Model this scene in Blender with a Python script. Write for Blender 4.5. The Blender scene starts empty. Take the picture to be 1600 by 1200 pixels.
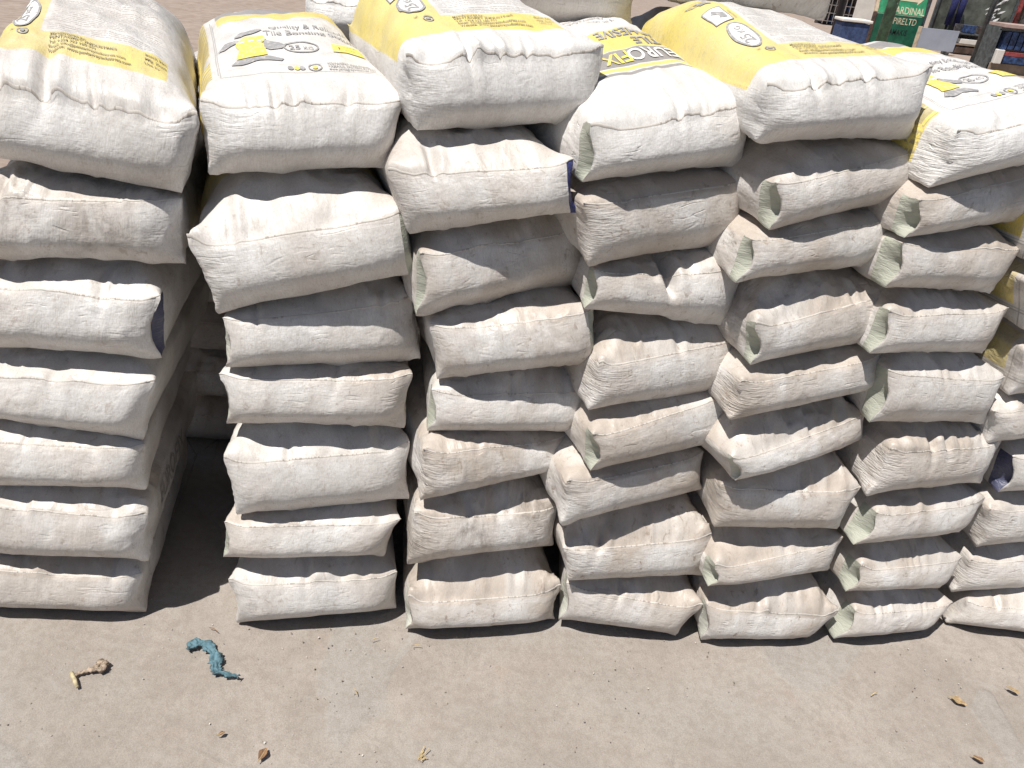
# Stacked filled sacks in a dusty yard, a street stall behind them.  Blender 4.5, procedural only.
import bpy, bmesh, math, random
import numpy as np
from mathutils import Vector, Matrix

random.seed(7)
SC = bpy.context.scene
COL = SC.collection

# ---------------------------------------------------------------- camera
CAM_LOC = (0.0, 0.0, 1.38)
PITCH, ROLL = math.radians(30.5), math.radians(-6.0)
fw = Vector((0, math.cos(PITCH), -math.sin(PITCH)))
up0 = Vector((0, math.sin(PITCH), math.cos(PITCH)))
rt0 = Vector((1, 0, 0))
rt = rt0*math.cos(ROLL) - up0*math.sin(ROLL)
up = up0*math.cos(ROLL) + rt0*math.sin(ROLL)
cam = bpy.data.cameras.new('camera')
cam.sensor_fit = 'HORIZONTAL'; cam.sensor_width = 36.0
cam.lens = 36.0*1180/1600
cam.clip_start = .02; cam.clip_end = 400
camo = bpy.data.objects.new('camera', cam); COL.objects.link(camo)
camo.matrix_world = Matrix((rt, up, -fw)).transposed().to_4x4()
camo.location = CAM_LOC
SC.camera = camo

# ---------------------------------------------------------------- light
SUN_DIR = Vector((-0.27, -0.25, 0.93)).normalized()          # towards the sun: nearly overhead
world = bpy.data.worlds.new('World'); SC.world = world; world.use_nodes = True
wn = world.node_tree.nodes; wl = world.node_tree.links
sky = wn.new('ShaderNodeTexSky'); sky.sky_type = 'NISHITA'; sky.sun_disc = False
sky.sun_elevation = math.asin(SUN_DIR.z); sky.sun_rotation = math.atan2(SUN_DIR.x, SUN_DIR.y)
sky.altitude = 1600; sky.dust_density = 1.5
wn['Background'].inputs[1].default_value = 0.05
wl.new(sky.outputs[0], wn['Background'].inputs[0])
sun = bpy.data.lights.new('sun', 'SUN'); sun.energy = 5.0; sun.angle = math.radians(.53); sun.color = (1, .96, .905)
suno = bpy.data.objects.new('sun', sun); COL.objects.link(suno)
suno.rotation_euler = SUN_DIR.to_track_quat('Z', 'Y').to_euler()
SC.view_settings.view_transform = 'Standard'; SC.view_settings.look = 'None'
SC.view_settings.exposure = 0.24; SC.view_settings.gamma = 1.0
SC.view_settings.use_curve_mapping = False

# ---------------------------------------------------------------- small helpers
def tag(o, label=None, cat=None, group=None, kind=None):
    if label: o['label'] = label
    if cat: o['category'] = cat
    if group: o['group'] = group
    if kind: o['kind'] = kind
    return o

def link(name, me, mat=None, parent=None, loc=None):
    o = bpy.data.objects.new(name, me); COL.objects.link(o)
    if mat is not None: me.materials.append(mat)
    if parent is not None: o.parent = parent
    if loc is not None: o.location = loc
    return o

def empty(name, loc, rz=0.):
    o = bpy.data.objects.new(name, None); COL.objects.link(o)
    o.location = loc; o.rotation_euler = (0, 0, rz); o.empty_display_size = .05
    return o

class MB:
    """collects boxes, tubes and sheets, then links them as ONE mesh"""
    def __init__(s): s.bm = bmesh.new()
    def box(s, c, size, rot=None, bev=.0):
        m = Matrix.Translation(c) @ (rot.to_4x4() if rot is not None else Matrix.Identity(4)) @ Matrix.Diagonal((*size, 1))
        r = bmesh.ops.create_cube(s.bm, size=1, matrix=m)
        if bev:
            es = list({e for v in r['verts'] for e in v.link_edges})
            bmesh.ops.bevel(s.bm, geom=es, offset=bev, segments=2, affect='EDGES', profile=.6)
        return s
    def tube(s, pts, rad, n=10):
        rings = []
        pts = [Vector(p) for p in pts]
        for i, p in enumerate(pts):
            d = (pts[min(i+1, len(pts)-1)] - pts[max(i-1, 0)]).normalized()
            a = d.orthogonal().normalized() if i == 0 else (prev - d*prev.dot(d)).normalized()
            prev = a; b = d.cross(a)
            r = rad[i] if isinstance(rad, (list, tuple)) else rad
            rings.append([s.bm.verts.new(p + (a*math.cos(2*math.pi*k/n) + b*math.sin(2*math.pi*k/n))*r) for k in range(n)])
        for A, B in zip(rings, rings[1:]):
            for k in range(n): s.bm.faces.new((A[k], A[(k+1) % n], B[(k+1) % n], B[k]))
        s.bm.faces.new(rings[0][::-1]); s.bm.faces.new(rings[-1])
        return s
    def poly(s, pts, thick=0., nrm=None):
        f = s.bm.faces.new([s.bm.verts.new(p) for p in pts])
        if thick:
            r = bmesh.ops.extrude_face_region(s.bm, geom=[f])
            f.normal_update(); n = Vector(nrm) if nrm else f.normal
            bmesh.ops.translate(s.bm, vec=n*thick, verts=[v for v in r['geom'] if isinstance(v, bmesh.types.BMVert)])
        return s
    def build(s, name, mat, parent=None, smooth=False):
        bmesh.ops.recalc_face_normals(s.bm, faces=s.bm.faces)
        me = bpy.data.meshes.new(name); s.bm.to_mesh(me); s.bm.free()
        if smooth:
            for p in me.polygons: p.use_smooth = True
        return link(name, me, mat, parent)

# value noise on numpy arrays, result in -1..1
def _hash(i, j, k, seed):
    h = (i*374761393 + j*668265263 + k*2147483647 + seed*1274126177) & 0xffffffff
    h = ((h ^ (h >> 13))*1274126177) & 0xffffffff
    return ((h ^ (h >> 16)) & 0xffff)/32767.5 - 1
def vnoise(p, seed=0):
    f = np.floor(p).astype(np.int64); t = p - f; t = t*t*(3 - 2*t)
    i, j, k = f[:, 0], f[:, 1], f[:, 2]; out = 0
    for a in (0, 1):
        wa = t[:, 0] if a else 1 - t[:, 0]
        for b in (0, 1):
            wb = t[:, 1] if b else 1 - t[:, 1]
            for c in (0, 1):
                wc = t[:, 2] if c else 1 - t[:, 2]
                out = out + wa*wb*wc*_hash(i+a, j+b, k+c, seed)
    return out
def fbm(p, seed=0, n=3):
    o = 0; a = 1
    for q in range(n):
        o = o + a*vnoise(p*2.03**q + 7.1*q, seed + q); a *= .5
    return o
def ridge(p, seed=0):
    return 1 - 2*np.abs(vnoise(p, seed))
def sstep(a, b, x):
    t = np.clip((x - a)/(b - a), 0, 1); return t*t*(3 - 2*t)

# ---------------------------------------------------------------- shader helpers
class NT:
    def __init__(s, name):
        s.m = bpy.data.materials.new(name); s.m.use_nodes = True
        s.t = s.m.node_tree; s.n = s.t.nodes; s.l = s.t.links
        s.b = s.n['Principled BSDF']
    def put(s, sock, v):
        if isinstance(v, bpy.types.NodeSocket): s.l.new(v, sock)
        elif isinstance(v, (tuple, list)) and len(v) == 3 and sock.type == 'RGBA': sock.default_value = (*v, 1)
        else: sock.default_value = v
    def math(s, op, a, b=0., c=None, clamp=False):
        n = s.n.new('ShaderNodeMath'); n.operation = op; n.use_clamp = clamp
        s.put(n.inputs[0], a); s.put(n.inputs[1], b)
        if c is not None: s.put(n.inputs[2], c)
        return n.outputs[0]
    def vmath(s, op, a, b=(0, 0, 0)):
        n = s.n.new('ShaderNodeVectorMath'); n.operation = op
        s.put(n.inputs[0], a); s.put(n.inputs[1], b); return n.outputs[0]
    def mix(s, f, a, b, mode='MIX'):
        n = s.n.new('ShaderNodeMix'); n.data_type = 'RGBA'; n.blend_type = mode
        s.put(n.inputs[0], f); s.put(n.inputs[6], a); s.put(n.inputs[7], b); return n.outputs[2]
    def noise(s, vec, scale, detail=3., rough=.55, dist=0.):
        n = s.n.new('ShaderNodeTexNoise'); n.inputs['Scale'].default_value = scale
        n.inputs['Detail'].default_value = detail; n.inputs['Roughness'].default_value = rough
        n.inputs['Distortion'].default_value = dist
        if vec is not None: s.l.new(vec, n.inputs['Vector'])
        return n.outputs['Fac']
    def vor(s, vec, scale, feature='F1', rnd=1.):
        n = s.n.new('ShaderNodeTexVoronoi'); n.feature = feature; n.inputs['Scale'].default_value = scale
        n.inputs['Randomness'].default_value = rnd
        s.l.new(vec, n.inputs['Vector']); return n
    def ramp(s, f, lo, hi, a=0., b=1.):
        n = s.n.new('ShaderNodeMapRange'); n.interpolation_type = 'SMOOTHSTEP'
        s.put(n.inputs[0], f); s.put(n.inputs[1], lo); s.put(n.inputs[2], hi); s.put(n.inputs[3], a); s.put(n.inputs[4], b)
        return n.outputs[0]
    def attr(s, name):
        n = s.n.new('ShaderNodeAttribute'); n.attribute_name = name; return n
    def coord(s, kind='Object'):
        return s.n.new('ShaderNodeTexCoord').outputs[kind]
    def bump(s, h, strength=.5, dist=.01, normal=None):
        n = s.n.new('ShaderNodeBump'); n.inputs['Strength'].default_value = strength; n.inputs['Distance'].default_value = dist
        s.l.new(h, n.inputs['Height'])
        if normal is not None: s.l.new(normal, n.inputs['Normal'])
        return n.outputs[0]
    def out(s, col=None, rough=.6, normal=None, spec=None, metal=None):
        if col is not None: s.put(s.b.inputs['Base Color'], col)
        s.put(s.b.inputs['Roughness'], rough)
        if normal is not None: s.l.new(normal, s.b.inputs['Normal'])
        if spec is not None: s.put(s.b.inputs['Specular IOR Level'], spec)
        if metal is not None: s.put(s.b.inputs['Metallic'], metal)
        return s.m

def plain(name, col, rough=.6, var=.18, scale=9., bump=.25, metal=None, spec=None, bs=60.):
    """a worn, slightly uneven coat of one colour"""
    t = NT(name); c = t.coord()
    f = t.noise(c, scale, 5., .6)
    dk = tuple(x*(1 - var*1.6) for x in col); lt = tuple(min(1, x*(1 + var)) for x in col)
    colr = t.mix(t.ramp(f, .3, .7), dk, lt)
    rg = t.ramp(t.noise(c, scale*2.3, 3.), .3, .7, max(.05, rough - .12), min(1, rough + .12))
    return t.out(colr, rg, t.bump(t.noise(c, bs, 4.), bump, .004), spec, metal)

# ---------------------------------------------------------------- filled sack shape
def make_grid(W, T, L, nx, nz, ygr):
    """box surface grid: ids by integer lattice point, quads, rest coordinates"""
    ny = len(ygr) - 1
    xs = np.linspace(-W/2, W/2, nx+1); zs = np.linspace(0, T, nz+1); ys = np.array(ygr)
    idx = -np.ones((nx+1, ny+1, nz+1), int)
    pts = []
    for i in range(nx+1):
        for j in range(ny+1):
            for k in range(nz+1):
                if i in (0, nx) or j in (0, ny) or k in (0, nz):
                    idx[i, j, k] = len(pts); pts.append((xs[i], ys[j], zs[k]))
    rest = np.array(pts)
    quads = []; panel = []
    def q(A, pid):                      # A: 2-D array of ids, outward by order
        a = A[:-1, :-1].ravel(); b = A[1:, :-1].ravel(); c = A[1:, 1:].ravel(); d = A[:-1, 1:].ravel()
        quads.append(np.stack([a, b, c, d], 1)); panel.append(np.full(len(a), pid))
    q(idx[:, 0, :], 0)                  # front
    q(idx[:, ny, :].T, 1)               # rear
    q(idx[:, :, nz], 2)                 # upper
    q(idx[:, :, 0].T, 3)                # underside
    q(idx[0, :, :].T, 4)                # left
    q(idx[nx, :, :], 5)                 # right
    return dict(rest=rest, quads=np.concatenate(quads), panel=np.concatenate(panel), idx=idx,
                W=W, T=T, L=L, xs=xs, ys=ys, zs=zs, nx=nx, ny=ny, nz=nz)

def neighbours(g):
    Q = g['quads']; n = len(g['rest'])
    E = np.concatenate([Q[:, [0, 1]], Q[:, [1, 2]], Q[:, [2, 3]], Q[:, [3, 0]]])
    E = np.unique(np.sort(E, 1), axis=0)
    D = np.concatenate([E, E[:, ::-1]])
    D = D[np.argsort(D[:, 0], kind='stable')]
    cnt = np.bincount(D[:, 0], minlength=n); start = np.concatenate([[0], np.cumsum(cnt)[:-1]])
    K = cnt.max(); nb = np.zeros((n, K), int); msk = np.zeros((n, K))
    for k in range(K):
        ok = cnt > k
        nb[ok, k] = D[start[ok] + k, 1]; msk[ok, k] = 1
        nb[~ok, k] = np.nonzero(~ok)[0]
    r = np.linalg.norm(g['rest'][nb] - g['rest'][:, None], axis=2)
    return nb, msk, r

def vnormals(P, Q):
    d1 = P[Q[:, 2]] - P[Q[:, 0]]; d2 = P[Q[:, 3]] - P[Q[:, 1]]
    fn = np.cross(d1, d2)
    n = len(P); out = np.empty((n, 3))
    q = Q.ravel(order='F')
    for c in range(3):
        out[:, c] = np.bincount(q, np.tile(fn[:, c], 4), minlength=n)
    return out                          # length ~ 8 x vertex area

def inflate(g, seed, ceil, press=1.0, steps=220, iters=3, bend=.12, comp=.55, tilt=0.):
    """blow the flat-panelled sack up with its filling: the cloth does not stretch, so it wrinkles"""
    rg = np.random.RandomState(seed)
    nb, msk, r = neighbours(g)
    P = g['rest'].copy(); Q = g['quads']; L = g['L']; W = g['W']; T = g['T']
    u = P[:, 0]/(W/2); v = P[:, 1]/L*2 - 1; w = P[:, 2]/T*2 - 1
    P[:, 1] -= .02*(v < -.99)*(1-u**4)*(1-w**2)
    P[:, 2] += .03*(w > .99)*(1-u**4)*(1-v**6)
    P[:, 0] += np.sign(u)*.015*(abs(u) > .99)*(1-v**6)*(1-w**2)
    P += rg.normal(0, .0009, P.shape)
    V = np.zeros_like(P)
    deg = msk.sum(1)[:, None]
    msk3 = msk[:, :, None]
    area0 = np.linalg.norm(vnormals(g['rest'], Q), axis=1)
    for s in range(steps):
        N = vnormals(P, Q)
        N /= np.linalg.norm(N, axis=1)[:, None] + 1e-12
        dz = P[:, 2:3]
        hyd = 1.0 + .8*(T - dz)/T*.5     # heavier filling pushes harder low down
        V = V*.80 + N*hyd*press*(3.0e-5)*min(1., s/40)
        V[:, 2] -= 0.6e-5
        P = P + V
        old = P.copy()
        for it in range(iters):
            d = P[nb] - P[:, None]
            l = np.sqrt((d*d).sum(2)) + 1e-9
            e = (l - r)/l
            e = np.where(e < 0, e*comp, e)*msk
            P = P + (d*e[:, :, None]).sum(1)/deg*.72
            P[:, 2] = np.clip(P[:, 2], 0, ceil)
        if bend:
            m = (P[nb]*msk3).sum(1)/deg
            P = P + (m - P)*bend*(1 if s < steps-30 else .5)
            P[:, 2] = np.clip(P[:, 2], 0, ceil)
        V = (V + (P - old))*.9 if s > 3 else V
    return P

# ---------------------------------------------------------------- ground
def mat_ground():
    t = NT('dusty_ground'); c = t.coord()
    big = t.noise(c, .9, 4., .55, .4); mid = t.noise(c, 4.2, 5., .6, .3); fine = t.noise(c, 60., 5., .65)
    str_ = t.noise(t.vmath('MULTIPLY', c, (2.4, 3.6, 1.)), 2.0, 6., .68, .5)
    col = t.mix(t.ramp(mid, .32, .70), (.302, .266, .232), (.388, .347, .308))
    col = t.mix(t.ramp(big, .45, .62), col, (.345, .316, .286))
    col = t.mix(t.ramp(str_, .56, .72, 0, .6), col, (.345, .285, .240))
    patch = t.noise(c, 1.7, 2., .4, 1.2)
    col = t.mix(t.ramp(patch, .555, .575, 0, .42), col, (.355, .342, .322))     # thin cement spills
    col = t.mix(t.ramp(fine, .40, .66, .0, .38), col, (.225, .192, .162))
    gr = t.noise(c, 420., 3., .7); gr2 = t.noise(c, 900., 2., .6)
    col = t.mix(t.ramp(gr, .32, .62, .45, 0.), col, (.185, .158, .135))
    col = t.mix(t.ramp(gr2, .55, .72, 0., .35), col, (.52, .48, .43))
    col = t.mix(t.ramp(t.noise(t.vmath('MULTIPLY', c, (4., 7., 1.)), 3., 6., .7, .6), .54, .70, 0., .45), col, (.365, .333, .304))
    far = t.ramp(t.math('DIVIDE', t.n.new('ShaderNodeCameraData').outputs['View Z Depth'], 1.), 3., 4., 0, 0) if False else None
    sep = t.n.new('ShaderNodeSeparateXYZ'); t.l.new(c, sep.inputs[0])
    yard = t.ramp(sep.outputs[1], 1.9, 3.2)                                    # red murram behind the stacks
    col = t.mix(t.math('MULTIPLY', yard, .75), col, t.mix(t.ramp(str_, .35, .65), (.255, .190, .152), (.365, .290, .245)))
    speck = t.vor(c, 210.); sp = t.ramp(speck.outputs['Distance'], .10, .17, 1, 0)
    keep = t.ramp(t.noise(c, 45., 2.), .60, .66)
    col = t.mix(t.math('MULTIPLY', sp, keep), col, t.mix(t.noise(c, 300., 1.), (.16, .14, .12), (.62, .58, .52)))
    ck = t.vor(t.vmath('ADD', c, t.vmath('SCALE', t.n.new('ShaderNodeTexNoise').outputs['Color'])) if False else c, 1.9, 'DISTANCE_TO_EDGE')
    crack = t.math('MULTIPLY', t.ramp(t.math('ADD', ck.outputs['Distance'], t.math('MULTIPLY', t.math('SUBTRACT', t.noise(c, 30., 3.), .5), .03)), .002, .007, 1, 0), t.ramp(t.noise(c, 1.3, 2.), .50, .60))
    col = t.mix(t.math('MULTIPLY', crack, .55), col, (.17, .145, .125))
    h = t.math('ADD', t.math('MULTIPLY', mid, 1.), t.math('MULTIPLY', fine, .28))
    h = t.math('SUBTRACT', h, t.math('MULTIPLY', crack, .25))
    h = t.math('ADD', h, t.math('MULTIPLY', t.noise(c, 230., 4., .75), .20))
    h = t.math('ADD', h, t.math('MULTIPLY', t.ramp(patch, .555, .575), .30))
    return t.out(col, .93, t.bump(h, .65, .010), .15)

# ---------------------------------------------------------------- sack cloth
YEL = (.80, .64, .11); GREY = (.19, .185, .19)
def mat_sack(name, kind=None):
    t = NT(name)
    rest = t.attr('rest').outputs['Vector']; var = t.attr('var')
    sv = t.n.new('ShaderNodeSeparateXYZ'); t.l.new(var.outputs['Vector'], sv.inputs[0])
    dust, stain, seed = sv.outputs
    sp = t.n.new('ShaderNodeSeparateXYZ'); t.l.new(rest, sp.inputs[0]); X, Y, Z = sp.outputs
    off = t.n.new('ShaderNodeCombineXYZ')
    for k, m in enumerate((3.1, 5.7, 2.3)): t.l.new(t.math('MULTIPLY', seed, m), off.inputs[k])
    p = t.vmath('ADD', rest, off.outputs[0])
    n1 = t.noise(p, 7., 3., .6, .3); n2 = t.noise(p, 26., 3., .65); n3 = t.noise(p, 150., 3., .7)
    upper = t.ramp(Z, .088, .099)                                   # the upper panel keeps the settled dust
    white = t.mix(t.ramp(n2, .3, .7), (.685, .668, .645), (.775, .763, .745))
    col = white
    if kind:
        def band(v, a, b, s=.0012):
            return t.math('MULTIPLY', t.ramp(v, a - s, a + s), t.ramp(v, b - s, b + s, 1, 0))
        def rect(x0, x1, y0, y1):
            return t.math('MULTIPLY', band(X, x0, x1), band(Y, y0, y1))
        wob = t.math('MULTIPLY', t.math('SUBTRACT', t.noise(p, 40., 1.), .5), .004)
        if kind == 'back':
            ink = t.math('MAXIMUM', rect(-.30, .136, .046, .106), t.math('MULTIPLY', rect(-.30, -.082, .052, .60), 1.))
            ink = t.math('MULTIPLY', ink, t.ramp(Z, .086, .090))
            col = t.mix(t.math('MULTIPLY', ink, .93), col, t.mix(t.ramp(n1, .35, .7), YEL, (.79, .66, .20)))
            ln = t.math('FRACT', t.math('DIVIDE', Y, .0056))
            wordn = t.noise(t.vmath('MULTIPLY', p, (230., 178.6, 0.)), 1., 1.)
            para = t.ramp(t.math('FRACT', t.math('DIVIDE', Y, .047)), .86, .88, 1, 0)
            ragged = t.ramp(t.math('ADD', X, t.math('MULTIPLY', t.noise(t.vmath('MULTIPLY', p, (0., 178.6, 0.)), 1., 0.), .09)), .165, .168, 1, 0)
            txt = t.math('MULTIPLY', t.math('MULTIPLY', band(ln, .30, .74, .06), t.ramp(wordn, .40, .46)), t.math('MULTIPLY', rect(-.072, .16, .110, .48), para))
            txt = t.math('MULTIPLY', txt, ragged)
            col = t.mix(t.math('MULTIPLY', txt, .62), col, GREY)
        if kind == 'front':
            left = t.math('MULTIPLY', t.ramp(X, -.158, -.155, 1, 0), t.math('MULTIPLY', t.ramp(Z, .035, .037), band(Y, .055, .46)))
            left = t.math('MULTIPLY', left, t.math('SUBTRACT', 1., band(Y, .155, .185)))
            lt = t.math('MULTIPLY', band(t.math('FRACT', t.math('DIVIDE', Z, .015)), .3, .75, .08), t.ramp(t.noise(t.vmath('MULTIPLY', p, (0., 160., 66.)), 1., 1.), .45, .5))
            far = t.math('MAXIMUM', rect(-.130, .155, .285, .345), 0.)
            yl = t.math('MAXIMUM', left, far)
            col = t.mix(t.math('MULTIPLY', yl, .93), col, YEL)
            col = t.mix(t.math('MULTIPLY', t.math('MULTIPLY', left, lt), .6), col, GREY)
            edge = t.math('MAXIMUM', rect(-.140, .165, .0495, .0510), rect(-.1415, -.140, .0495, .36))
            edge = t.math('MAXIMUM', edge, rect(-.130, .165, .0700, .0707))
            edge = t.math('MAXIMUM', edge, rect(-.145, -.1435, .06, .40))
            dk = t.math('MAXIMUM', edge, rect(-.13, .155, .35, .41))
            col = t.mix(t.math('MULTIPLY', dk, .8), col, GREY)
        if kind == 'flip':
            dk = rect(-.148, .148, .098, .107)
            col = t.mix(t.math('MULTIPLY', dk, .85), col, GREY)
            col = t.mix(t.math('MULTIPLY', rect(-.140, .140, .112, .123), .93), col, YEL)
            col = t.mix(t.math('MULTIPLY', rect(-.140, .132, .1265, .180), .88), col, GREY)
            col = t.mix(t.math('MULTIPLY', rect(-.134, .126, .1815, .255), .93), col, YEL)
        if kind == 'side':
            yl = t.math('MULTIPLY', t.ramp(X, -.150, -.148, 1, 0), t.math('MULTIPLY', band(Z, .045, .200), band(Y, .032, .30)))
            col = t.mix(t.math('MULTIPLY', yl, .93), col, YEL)
            ln = t.math('MULTIPLY', t.ramp(X, -.150, -.148, 1, 0), t.math('MAXIMUM', band(Z, .032, .0345), t.math('MAXIMUM', band(Z, .0385, .040), t.math('MAXIMUM', band(Y, .020, .0225), 0.))))
            col = t.mix(t.math('MULTIPLY', ln, .7), col, GREY)
        if kind == 'veil':                                          # only the yellow edge of the print shows
            ink = t.math('MULTIPLY', rect(-.30, .30, .105, .60), t.ramp(Z, .07, .075))
            col = t.mix(t.math('MULTIPLY', ink, .93), col, YEL)
    # worn ink, dust and dirt
    col = t.mix(t.math('MULTIPLY', t.ramp(n3, .55, .75), .28), col, white)
    d = t.math('MULTIPLY', dust, t.math('ADD', t.ramp(n1, .34, .68, .05, .95), t.math('MULTIPLY', upper, .45)), clamp=True)
    col = t.mix(d, col, t.mix(n3, (.43, .37, .315), (.57, .51, .45)))
    s1 = t.math('MULTIPLY', t.math('MULTIPLY', stain, t.ramp(t.noise(p, 11., 6., .72, .6), .47, .72)), t.ramp(n3, .25, .7, .45, 1.), clamp=True)
    col = t.mix(s1, col, (.150, .128, .110))
    scuff = t.math('MULTIPLY', t.ramp(t.noise(t.vmath('MULTIPLY', p, (60., 22., 160.)), 1., 3., .7), .62, .74), .42)
    col = t.mix(scuff, col, (.36, .31, .262))
    g1 = t.noise(p, 430., 2., .6); g2 = t.noise(t.vmath('MULTIPLY', p, (600., 600., 120.)), 1., 1.)
    col = t.mix(t.ramp(g1, .30, .70, .38, 0.), col, t.mix(.45, col, (.27, .22, .18)))
    col = t.mix(t.math('MULTIPLY', t.ramp(g2, .36, .56, 1., 0.), .22), col, (.40, .35, .30))
    dirt = t.math('MULTIPLY', t.ramp(t.noise(p, 55., 5., .75, .5), .56, .70), t.math('ADD', .12, t.math('MULTIPLY', dust, .75)), clamp=True)
    col = t.mix(dirt, col, (.33, .272, .222))
    # creases: cloth crinkled mostly along the panel, finer across
    wr = t.attr('wr').outputs['Fac']
    amp = t.ramp(t.math('FRACT', t.math('MULTIPLY', seed, 3.71)), 0., 1., .45, 1.35)
    c1 = t.noise(t.vmath('MULTIPLY', p, (17., 17., 30.)), 1., 2., .5, .5)
    c2 = t.noise(t.vmath('MULTIPLY', p, (150., 150., 190.)), 1., 2., .6)
    r1 = t.math('ABSOLUTE', t.math('SUBTRACT', c1, .5))
    def fold(rx, ry, rz, sc, mseed):
        mp = t.n.new('ShaderNodeMapping'); mp.inputs['Rotation'].default_value = (rx, ry, rz); mp.inputs['Scale'].default_value = sc
        mp.inputs['Location'].default_value = (mseed, mseed*.7, mseed*.3)
        t.l.new(p, mp.inputs['Vector'])
        q = t.math('ABSOLUTE', t.math('SUBTRACT', t.noise(mp.outputs[0], 1., 1.5, .5, .35), .5))
        return t.math('MULTIPLY', t.ramp(q, .0, .045, 1, 0), t.ramp(t.noise(p, 17. + mseed, 2.), .52, .66))
    crease = fold(0, .55, .3, (9., 30., 62.), 1.3)
    h = t.math('ADD', t.math('MULTIPLY', t.math('MULTIPLY', crease, amp), -.24), t.math('MULTIPLY', c2, .22))
    h = t.math('ADD', h, t.math('MULTIPLY', t.noise(t.vmath('MULTIPLY', p, (38., 38., 56.)), 1., 2., .55, .3), .62))
    hz = t.noise(t.vmath('MULTIPLY', p, (36., 36., 270.)), 1., 2., .6, .4); vt = t.noise(t.vmath('MULTIPLY', p, (270., 60., 30.)), 1., 2., .6, .4)
    msk = t.noise(p, 13., 3., .6)
    h = t.math('ADD', h, t.math('MULTIPLY', t.math('MULTIPLY', hz, amp), t.math('ADD', t.ramp(msk, .40, .62, .03, .24), t.math('MULTIPLY', wr, .75))))
    h = t.math('ADD', h, t.math('MULTIPLY', t.math('MULTIPLY', vt, t.ramp(msk, .38, .60, 1., .15)), t.math('MULTIPLY', amp, .22)))
    weave = None if True else t.math('ADD', t.math('SINE', t.math('MULTIPLY', X, 2300.)), t.math('MULTIPLY', t.math('SINE', t.math('MULTIPLY', t.math('ADD', Y, Z), 2300.)), 1.))
    nb = t.bump(h, .80, .0036)
    rg = t.ramp(n2, .3, .7, .36, .54)
    return t.out(col, rg, nb, .42)

def mat_valve(name, col, rough=.42):
    t = NT(name); c = t.attr('rest').outputs['Vector']
    n = t.noise(c, 40., 4.); f = t.noise(t.vmath('MULTIPLY', c, (60., 60., 150.)), 1., 4., .6, .6)
    cc = t.mix(t.ramp(n, .3, .72), col, tuple(x*.92 + .02 for x in col))
    cc = t.mix(t.ramp(t.noise(c, 120., 4., .7), .52, .72, 0, .25), cc, (.46, .42, .36))
    return t.out(cc, rough, t.bump(f, .8, .004), .4)

def mat_seam():
    t = NT('seam_tape'); c = t.attr('rest').outputs['Vector']
    sp = t.n.new('ShaderNodeSeparateXYZ'); t.l.new(c, sp.inputs[0])
    st = t.ramp(t.noise(t.vmath('MULTIPLY', c, (170., 20., 20.)), 1., 2.), .50, .56)
    cc = t.mix(t.math('MULTIPLY', st, t.ramp(t.noise(c, 14., 2.), .42, .6)), (.56, .52, .47), (.36, .32, .28))
    return t.out(cc, .7, t.bump(t.noise(c, 300., 2.), .5, .002))

def mat_ink(name, col):
    t = NT(name); c = t.coord()
    wear = t.ramp(t.noise(c, 110., 4., .75), .47, .66, .04, .62)
    cc = t.mix(wear, col, (.60, .57, .53))
    return t.out(cc, .55, t.bump(t.noise(c, 140., 4., .6), .6, .003), .3)

M = {}
M['ground'] = mat_ground()
for k in (None, 'back', 'front', 'flip', 'side', 'veil'):
    M['sack_'+(k or 'plain')] = mat_sack('sack_cloth_'+(k or 'plain'), k)
M['v_green'] = mat_valve('valve_film_green', (.405, .415, .345), .6)
M['v_blue'] = mat_valve('valve_film_blue', (.035, .045, .17), .35)
M['v_navy'] = mat_valve('valve_film_navy', (.075, .08, .14), .38)
M['v_white'] = mat_valve('valve_film_white', (.50, .50, .44), .6)
M['seam'] = mat_seam()
M['ink_grey'] = mat_ink('ink_grey', (.29, .285, .29))
M['ink_faint'] = mat_ink('ink_faint', (.36, .34, .32))
M['ink_brown'] = mat_ink('ink_brown', (.23, .19, .10))
M['ink_white'] = mat_ink('ink_white', (.74, .73, .71))
M['ink_yellow'] = mat_ink('ink_yellow', YEL)

# ---------------------------------------------------------------- two filled shapes: pressed in the stack, and lying free on top
YG = list(np.arange(0, .105, .005)) + list(.105 + np.cumsum(np.linspace(.006, .0245, 26)))
YG = [y*.50/YG[-1] if False else y for y in YG]
GRID = make_grid(.36, .10, YG[-1], 72, 20, YG)
GR = GRID; NX, NY, NZ = GR['nx'], GR['ny'], GR['nz']; LEN = YG[-1]
IDX = GR['idx']; QUADS = GR['quads']; PANEL = GR['panel']; REST = GR['rest']
SHAPE = {'pressed': inflate(GR, 3, .147, press=.55, steps=95, iters=4, bend=.016, comp=.95),
         'free': inflate(GR, 5, .40, press=.75, steps=120, iters=4, bend=.018, comp=.95)}
FRONTV = np.unique(IDX[:, 0, :]); 
def normalise(P):
    N = vnormals(P, QUADS); return N/(np.linalg.norm(N, axis=1)[:, None] + 1e-12)
for k_ in list(SHAPE):
    P_ = SHAPE[k_].copy(); c_ = [P_[IDX[a, 0, b]] for a in (0, NX) for b in (0, NZ)]
    xl_ = (c_[0][0] + c_[1][0])/2; xr_ = (c_[2][0] + c_[3][0])/2; zs_ = (c_[1][2] + c_[3][2])/2
    yc_ = sum(c[1] for c in c_)/4
    SHAPE[k_] = dict(P=P_, N=normalise(P_), xl=xl_, xr=xr_, zs=zs_, yc=yc_, wc=P_[:, 2].max()/zs_)

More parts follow.
